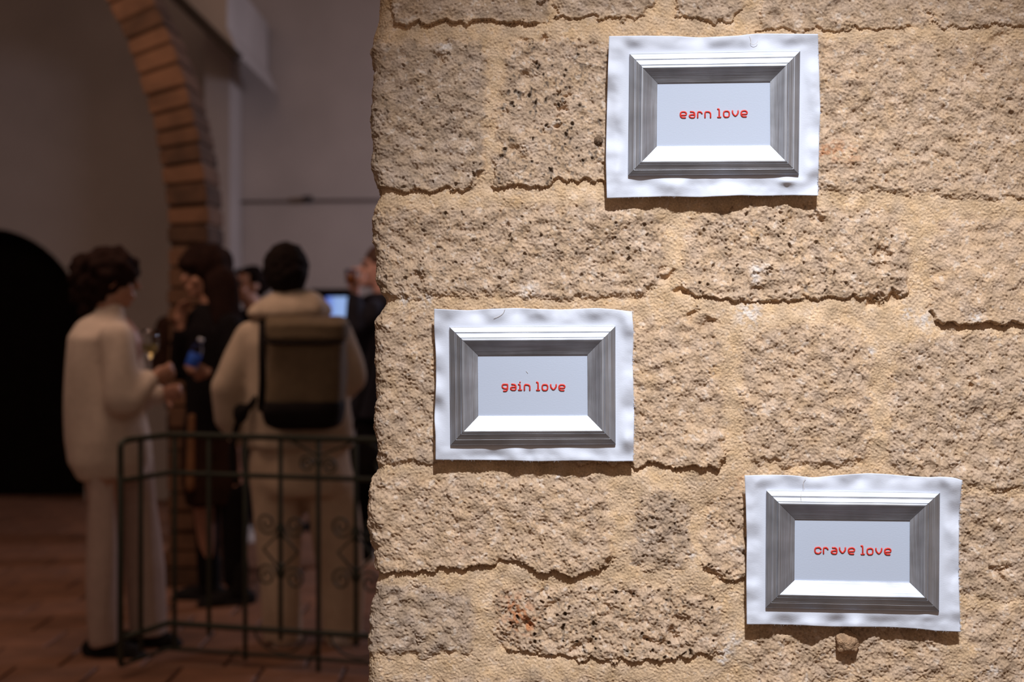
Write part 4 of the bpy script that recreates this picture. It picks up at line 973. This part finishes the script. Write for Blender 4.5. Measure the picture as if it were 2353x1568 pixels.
# --- man seen from behind with the backpack
def man_backpack():
    D = 6.1; K = lambda u, v, d=0.0: at(u, v, D + d)
    root = tag(empty('person', spot(690, D)), 'man seen from behind with short black hair, cream hooded jacket and beige trousers', 'person', 'people talking beyond the stone wall')
    bm = bmesh.new()
    P = head(bm, K(656, 628), Vector((-.35, .94, -.05)), 1.04)
    cap(bm, K(668, 730), K(660, 670), .068, .060)
    sph(bm, K(680, 800), (.19, .13, .18)); sph(bm, K(685, 920), (.16, .12, .17)); sph(bm, K(688, 1010), (.18, .14, .14))
    s1, e1, w1 = K(578, 775, 0), K(522, 900, .02), K(545, 965, .10)
    s2, e2, w2 = K(772, 775, .02), K(800, 870, .05), K(772, 925, .22)
    arm(bm, s1, e1, w1, 1.1); arm(bm, s2, e2, w2, 1.1)
    hand(bm, w1, Vector((.25, .3, -.9)), Vector((1, 0, 0)), .6, 1, 1); hand(bm, w2, Vector((-.5, .8, .1)), Vector((-.5, 0, -.3)), .6, 1, -1)
    leg(bm, K(640, 1050), K(642, 1270), Vector((K(648, 0).x, K(0, 0).y, .1)), 1.1); leg(bm, K(735, 1050), K(770, 1270), Vector((K(788, 0).x, K(0, 0, .02).y, .1)), 1.1)
    blob('body', bm, M_skin, root, .009, 3); face_details(P, root, 1.04)
    bm = bmesh.new(); sph(bm, K(657, 614, 0), (.098, .116, .108)); sph(bm, K(659, 634, -.03), (.090, .095, .085))
    blob('hair', bm, M_hair, root, .010, 3, .008, 40, 1)
    bm = bmesh.new()                                         # jacket with full sleeves
    loft(bm, [(K(668, 722), .11, .10), (K(672, 745), .185, .14), (K(676, 790), .225, .165), (K(682, 880), .225, .17), (K(688, 960), .235, .18), (K(688, 1028), .232, .18)])
    cap(bm, K(585, 780), K(532, 890, .01), .088, .092); cap(bm, K(532, 890, .01), K(528, 960, .04), .090, .072); cap(bm, K(528, 960, .04), K(545, 1000, .05), .070, .050)
    cap(bm, s2, e2, .082, .078); cap(bm, e2, K(778, 918, .18), .076, .052)
    blob('jacket', bm, M_tan, root, .013, 4, .018, 10, .45)
    bm = bmesh.new()                                         # hood lying on the shoulders
    loft(bm, [(K(672, 662), .070, .075), (K(672, 680), .115, .12), (K(670, 705), .165, .16), (K(664, 722), .182, .175), (K(662, 738), .150, .15), (K(672, 748), .08, .10)])
    blob('hood', bm, M_tan, root, .012, 4, .018, 12, .8)
    bm = bmesh.new()
    loft(bm, [(K(690, 1000), .20, .16), (K(690, 1060), .215, .17), (K(695, 1110), .225, .17), (K(697, 1135), .21, .16)])
    loft(bm, [(K(636, 1090), .115, .13), (K(640, 1200), .105, .115), (K(646, 1350), .088, .10), (K(650, 1474), .078, .09)])
    loft(bm, [(K(752, 1090, .02), .112, .13), (K(768, 1200, .02), .105, .115), (K(782, 1350, .02), .092, .10), (K(788, 1474, .02), .085, .09)])
    blob('trousers', bm, M_beige, root, .013, 3, .020, 12, .25)
    for u, f in ((650, (-.3, 1, 0)), (788, (.15, 1, 0))):
        bm = bmesh.new(); shoe(bm, spot(u, D + .0), f, .28, .052); blob('shoe', bm, M_paleshoe, root, .009, 2)
    # backpack
    M_olive = simple('olive_canvas', (0.15, 0.105, 0.060), .85, var=.12, bump=.25, scale=22)
    M_blk = simple('black_nylon', (0.012, 0.009, 0.009), .85, Specular_IOR_Level=.15, var=.15, bump=.2, scale=22)
    bp = tag(empty('backpack', K(692, 985, -.22)), 'olive green backpack with black bottom worn on the back of the man', 'backpack')
    def slab(rows, m, nm, voxel=.012, folds=.010):
        bm = bmesh.new(); R_ = []
        for u0, u1, v, d0, d1 in rows:                       # rounded rectangle rings
            a, b = K(u0, v, d0).x, K(u1, v, d0).x; z = K(0, v, d0).z; y0, y1 = K(0, 0, d0).y, K(0, 0, d1).y
            cx_, cy_, hx, hy = (a + b) / 2, (y0 + y1) / 2, (b - a) / 2, abs(y1 - y0) / 2
            ring = []
            for k in range(32):
                t = 2 * math.pi * k / 32; c, s_ = math.cos(t), math.sin(t); e_ = .55
                ring.append(bm.verts.new((cx_ + hx * math.copysign(abs(c) ** e_, c), cy_ + hy * math.copysign(abs(s_) ** e_, s_), z)))
            R_.append(ring)
        for A, B in zip(R_, R_[1:]):
            for k in range(32): bm.faces.new((A[k], B[k], B[(k + 1) % 32], A[(k + 1) % 32]))
        bm.faces.new(R_[0]); bm.faces.new(R_[-1][::-1])
        return blob(nm, bm, m, bp, voxel, 3, folds, 9, .6)
    slab([(618, 775, 752, -.36, -.16), (608, 786, 775, -.41, -.15), (606, 786, 860, -.40, -.15), (600, 782, 932, -.40, -.15)], M_olive, 'main_pocket')
    slab([(606, 784, 728, -.33, -.15), (602, 792, 745, -.42, -.13), (602, 792, 765, -.42, -.14), (604, 790, 782, -.43, -.15)], M_olive, 'lid', folds=.008)
    slab([(598, 784, 925, -.415, -.14), (592, 782, 950, -.42, -.14), (600, 776, 978, -.40, -.15), (628, 758, 990, -.38, -.18)], M_blk, 'base_panel', folds=.006)
    for u in (604, 786):
        bm = bmesh.new(); pts = [K(u, 738, -.10), K(u - 2, 800, -.20), K(u, 870, -.20), K(u - 4, 940, -.16)]
        tube_bm(bm, chaikin(pts, it=2), .016, 8); from_bm('shoulder_strap', bm, M_blk, bp, True)
    for v in (786,):
        bm = bmesh.new(); tube_bm(bm, [K(606, v, -.40), K(650, v + 3, -.425), K(740, v + 3, -.425), K(786, v, -.40)], .008, 6); from_bm('lid_strap', bm, M_blk, bp, True)
    bm = bmesh.new()                                         # loose black strap at his side
    tube_bm(bm, chaikin([K(598, 905, -.12), K(572, 935, -.14), K(548, 965, -.10), K(536, 1010, -.06), K(530, 1060, -.06), K(545, 1110, -.06)], it=2), [.012] * 3 + [.022] * 50 if False else .016, 8)
    sph(bm, K(553, 950, -.12), (.035, .02, .045)); blob('loose_strap', bm, M_blk, bp, .009, 2)
man_backpack()

# --- man at the right, drinking
def man_drinking():
    D = 8.1
    root, P, A, Q, s = None, None, None, None, None
    K = lambda u, v, d=0.0: at(u, v, D + d)
    root = tag(empty('person', spot(862, D)), 'person in a dark jacket lifting a glass to the mouth beside the stone wall', 'person', 'people talking beyond the stone wall')
    bm = bmesh.new()
    P = head(bm, K(868, 618), Vector((-.9, -.25, .12)), 1.03)
    cap(bm, K(885, 690), K(878, 650), .062, .056)
    sph(bm, K(885, 745), (.17, .13, .18)); sph(bm, K(885, 840), (.14, .12, .17)); sph(bm, K(880, 910), (.16, .12, .13))
    s1, e1, w1 = K(856, 715, -.15), K(812, 752, -.22), K(818, 668, -.24)
    s2, e2, w2 = K(905, 715, .15), K(915, 820, .15), K(870, 860, -.05)
    arm(bm, s1, e1, w1); arm(bm, s2, e2, w2)
    hand(bm, w1, Vector((-.35, .1, 1)), Vector((.4, .9, 0)), .55, 1.05, 1); hand(bm, w2, Vector((-1, -.4, .1)), Vector((0, 1, 0)), .5, 1, 1)
    leg(bm, K(862, 930), K(845, 1080), Vector((K(835, 0).x, K(0, 0).y, .1))); leg(bm, K(895, 930, .1), K(890, 1080, .1), Vector((K(890, 0).x, K(0, 0, .1).y, .1)))
    blob('body', bm, M_skin_pink, root, .009, 3); face_details(P, root)
    bm = bmesh.new(); sph(bm, K(878, 592), (.098, .095, .070)); sph(bm, K(892, 615), (.075, .090, .085))
    blob('hair', bm, simple('auburn_hair', (.10, .045, .03), .5, bump=.4, scale=30), root, .010, 3, .010, 30, 1)
    bm = bmesh.new()
    loft(bm, [(K(882, 672), .075, .075), (K(884, 690), .15, .13), (K(884, 730), .20, .16), (K(882, 830), .19, .16), (K(878, 960), .185, .16)])
    cap(bm, s1, e1, .068, .060); cap(bm, e1, K(816, 686, -.23), .056, .042); cap(bm, s2, e2, .066, .060); cap(bm, e2, K(878, 855, -.02), .056, .042)
    blob('jacket', bm, M_slate, root, .013, 4, .012, 12, .4)
    bm = bmesh.new(); cap(bm, K(858, 950), K(843, 1090), .105, .075); cap(bm, K(843, 1090), K(835, 1270), .074, .062); cap(bm, K(893, 950, .1), K(890, 1270, .1), .10, .062)
    blob('trousers', bm, M_black, root, .013, 3)
    for u, d in ((838, 0), (893, .1)):
        bm = bmesh.new(); shoe(bm, spot(u, D + d), (-1, -.3, 0), .28, .05); blob('shoe', bm, M_paleshoe if d == 0 else M_blackshoe, root, .009, 2)
    g = tag(empty('drinking_glass', K(806, 655, -.30)), 'short glass of amber drink raised by the person in the dark jacket', 'glass')
    c = K(806, 655, -.30)
    spin('tumbler', [(.026, c.z), (.033, c.z + .085), (.030, c.z + .085), (.024, c.z + .006), (.001, c.z + .006)], (c.x, c.y), M_glass, g)
    spin('drink', [(.001, c.z + .008), (.0235, c.z + .008), (.0275, c.z + .05), (.001, c.z + .05)], (c.x, c.y), M_amber, g)
    bg = tag(empty('shoulder_bag', K(828, 1065, -.22)), 'round black bag hanging at the hip of the person with the raised glass', 'bag')
    bm = bmesh.new(); sph(bm, K(832, 1065, -.24), (.125, .07, .145)); sph(bm, K(830, 1040, -.24), (.105, .06, .10)); blob('bag_body', bm, M_black, bg, .012, 4, .01, 10, 1)
    bm = bmesh.new(); tube_bm(bm, chaikin([K(800, 1020, -.26), K(835, 900, -.24), K(890, 700, -.20), K(905, 675, .0)], it=2), .012, 8); from_bm('bag_strap', bm, M_black, bg, True)
man_drinking()

# --- lit screen on a stand behind the group
def screen():
    D = 9.5; K = lambda u, v, d=0.0: at(u, v, D + d)
    root = tag(empty('display_screen', ground(K(760, 0))), 'display screen glowing pale blue on a black stand behind the group', 'screen')
    a, b = K(716, 664), K(826, 740)
    cx_, cz_ = (a.x + b.x) / 2, (a.z + b.z) / 2; w_, h_ = b.x - a.x, a.z - b.z
    bm = bmesh.new(); box_bm(bm, (cx_, a.y, cz_), (w_, .05, h_), None, .006); from_bm('housing', bm, M_black, root)
    m, nt, bs = nodes('lit_screen'); bs.inputs['Base Color'].default_value = (.02, .02, .03, 1)
    tc = nt.nodes.new('ShaderNodeTexCoord'); sp = nt.nodes.new('ShaderNodeSeparateXYZ'); nt.links.new(tc.outputs['Object'], sp.inputs[0])
    cr = nt.nodes.new('ShaderNodeValToRGB'); mr = nt.nodes.new('ShaderNodeMapRange')
    mr.inputs[1].default_value = K(744, 0).x; mr.inputs[2].default_value = K(775, 0).x; nt.links.new(sp.outputs['X'], mr.inputs[0]); nt.links.new(mr.outputs[0], cr.inputs[0])
    cr.color_ramp.elements[0].color = (.02, .06, .55, 1); cr.color_ramp.elements[1].color = (.28, .42, .75, 1)
    nt.links.new(cr.outputs[0], bs.inputs['Emission Color']); bs.inputs['Emission Strength'].default_value = 1.0
    bm = bmesh.new(); box_bm(bm, (cx_ + .025, a.y - .026, K(0, 710).z), (K(800, 0).x - K(742, 0).x, .006, (736 - 681) / F * D)); from_bm('screen_glass', bm, m, root)
    bm = bmesh.new(); tube_bm(bm, [(cx_, a.y + .03, .02), (cx_, a.y + .03, cz_)], .02, 12); from_bm('pole', bm, M_black, root, True)
    bm = bmesh.new(); box_bm(bm, (cx_, a.y + .03, .022), (.45, .35, .02), None, .006); from_bm('base', bm, M_black, root)
screen()
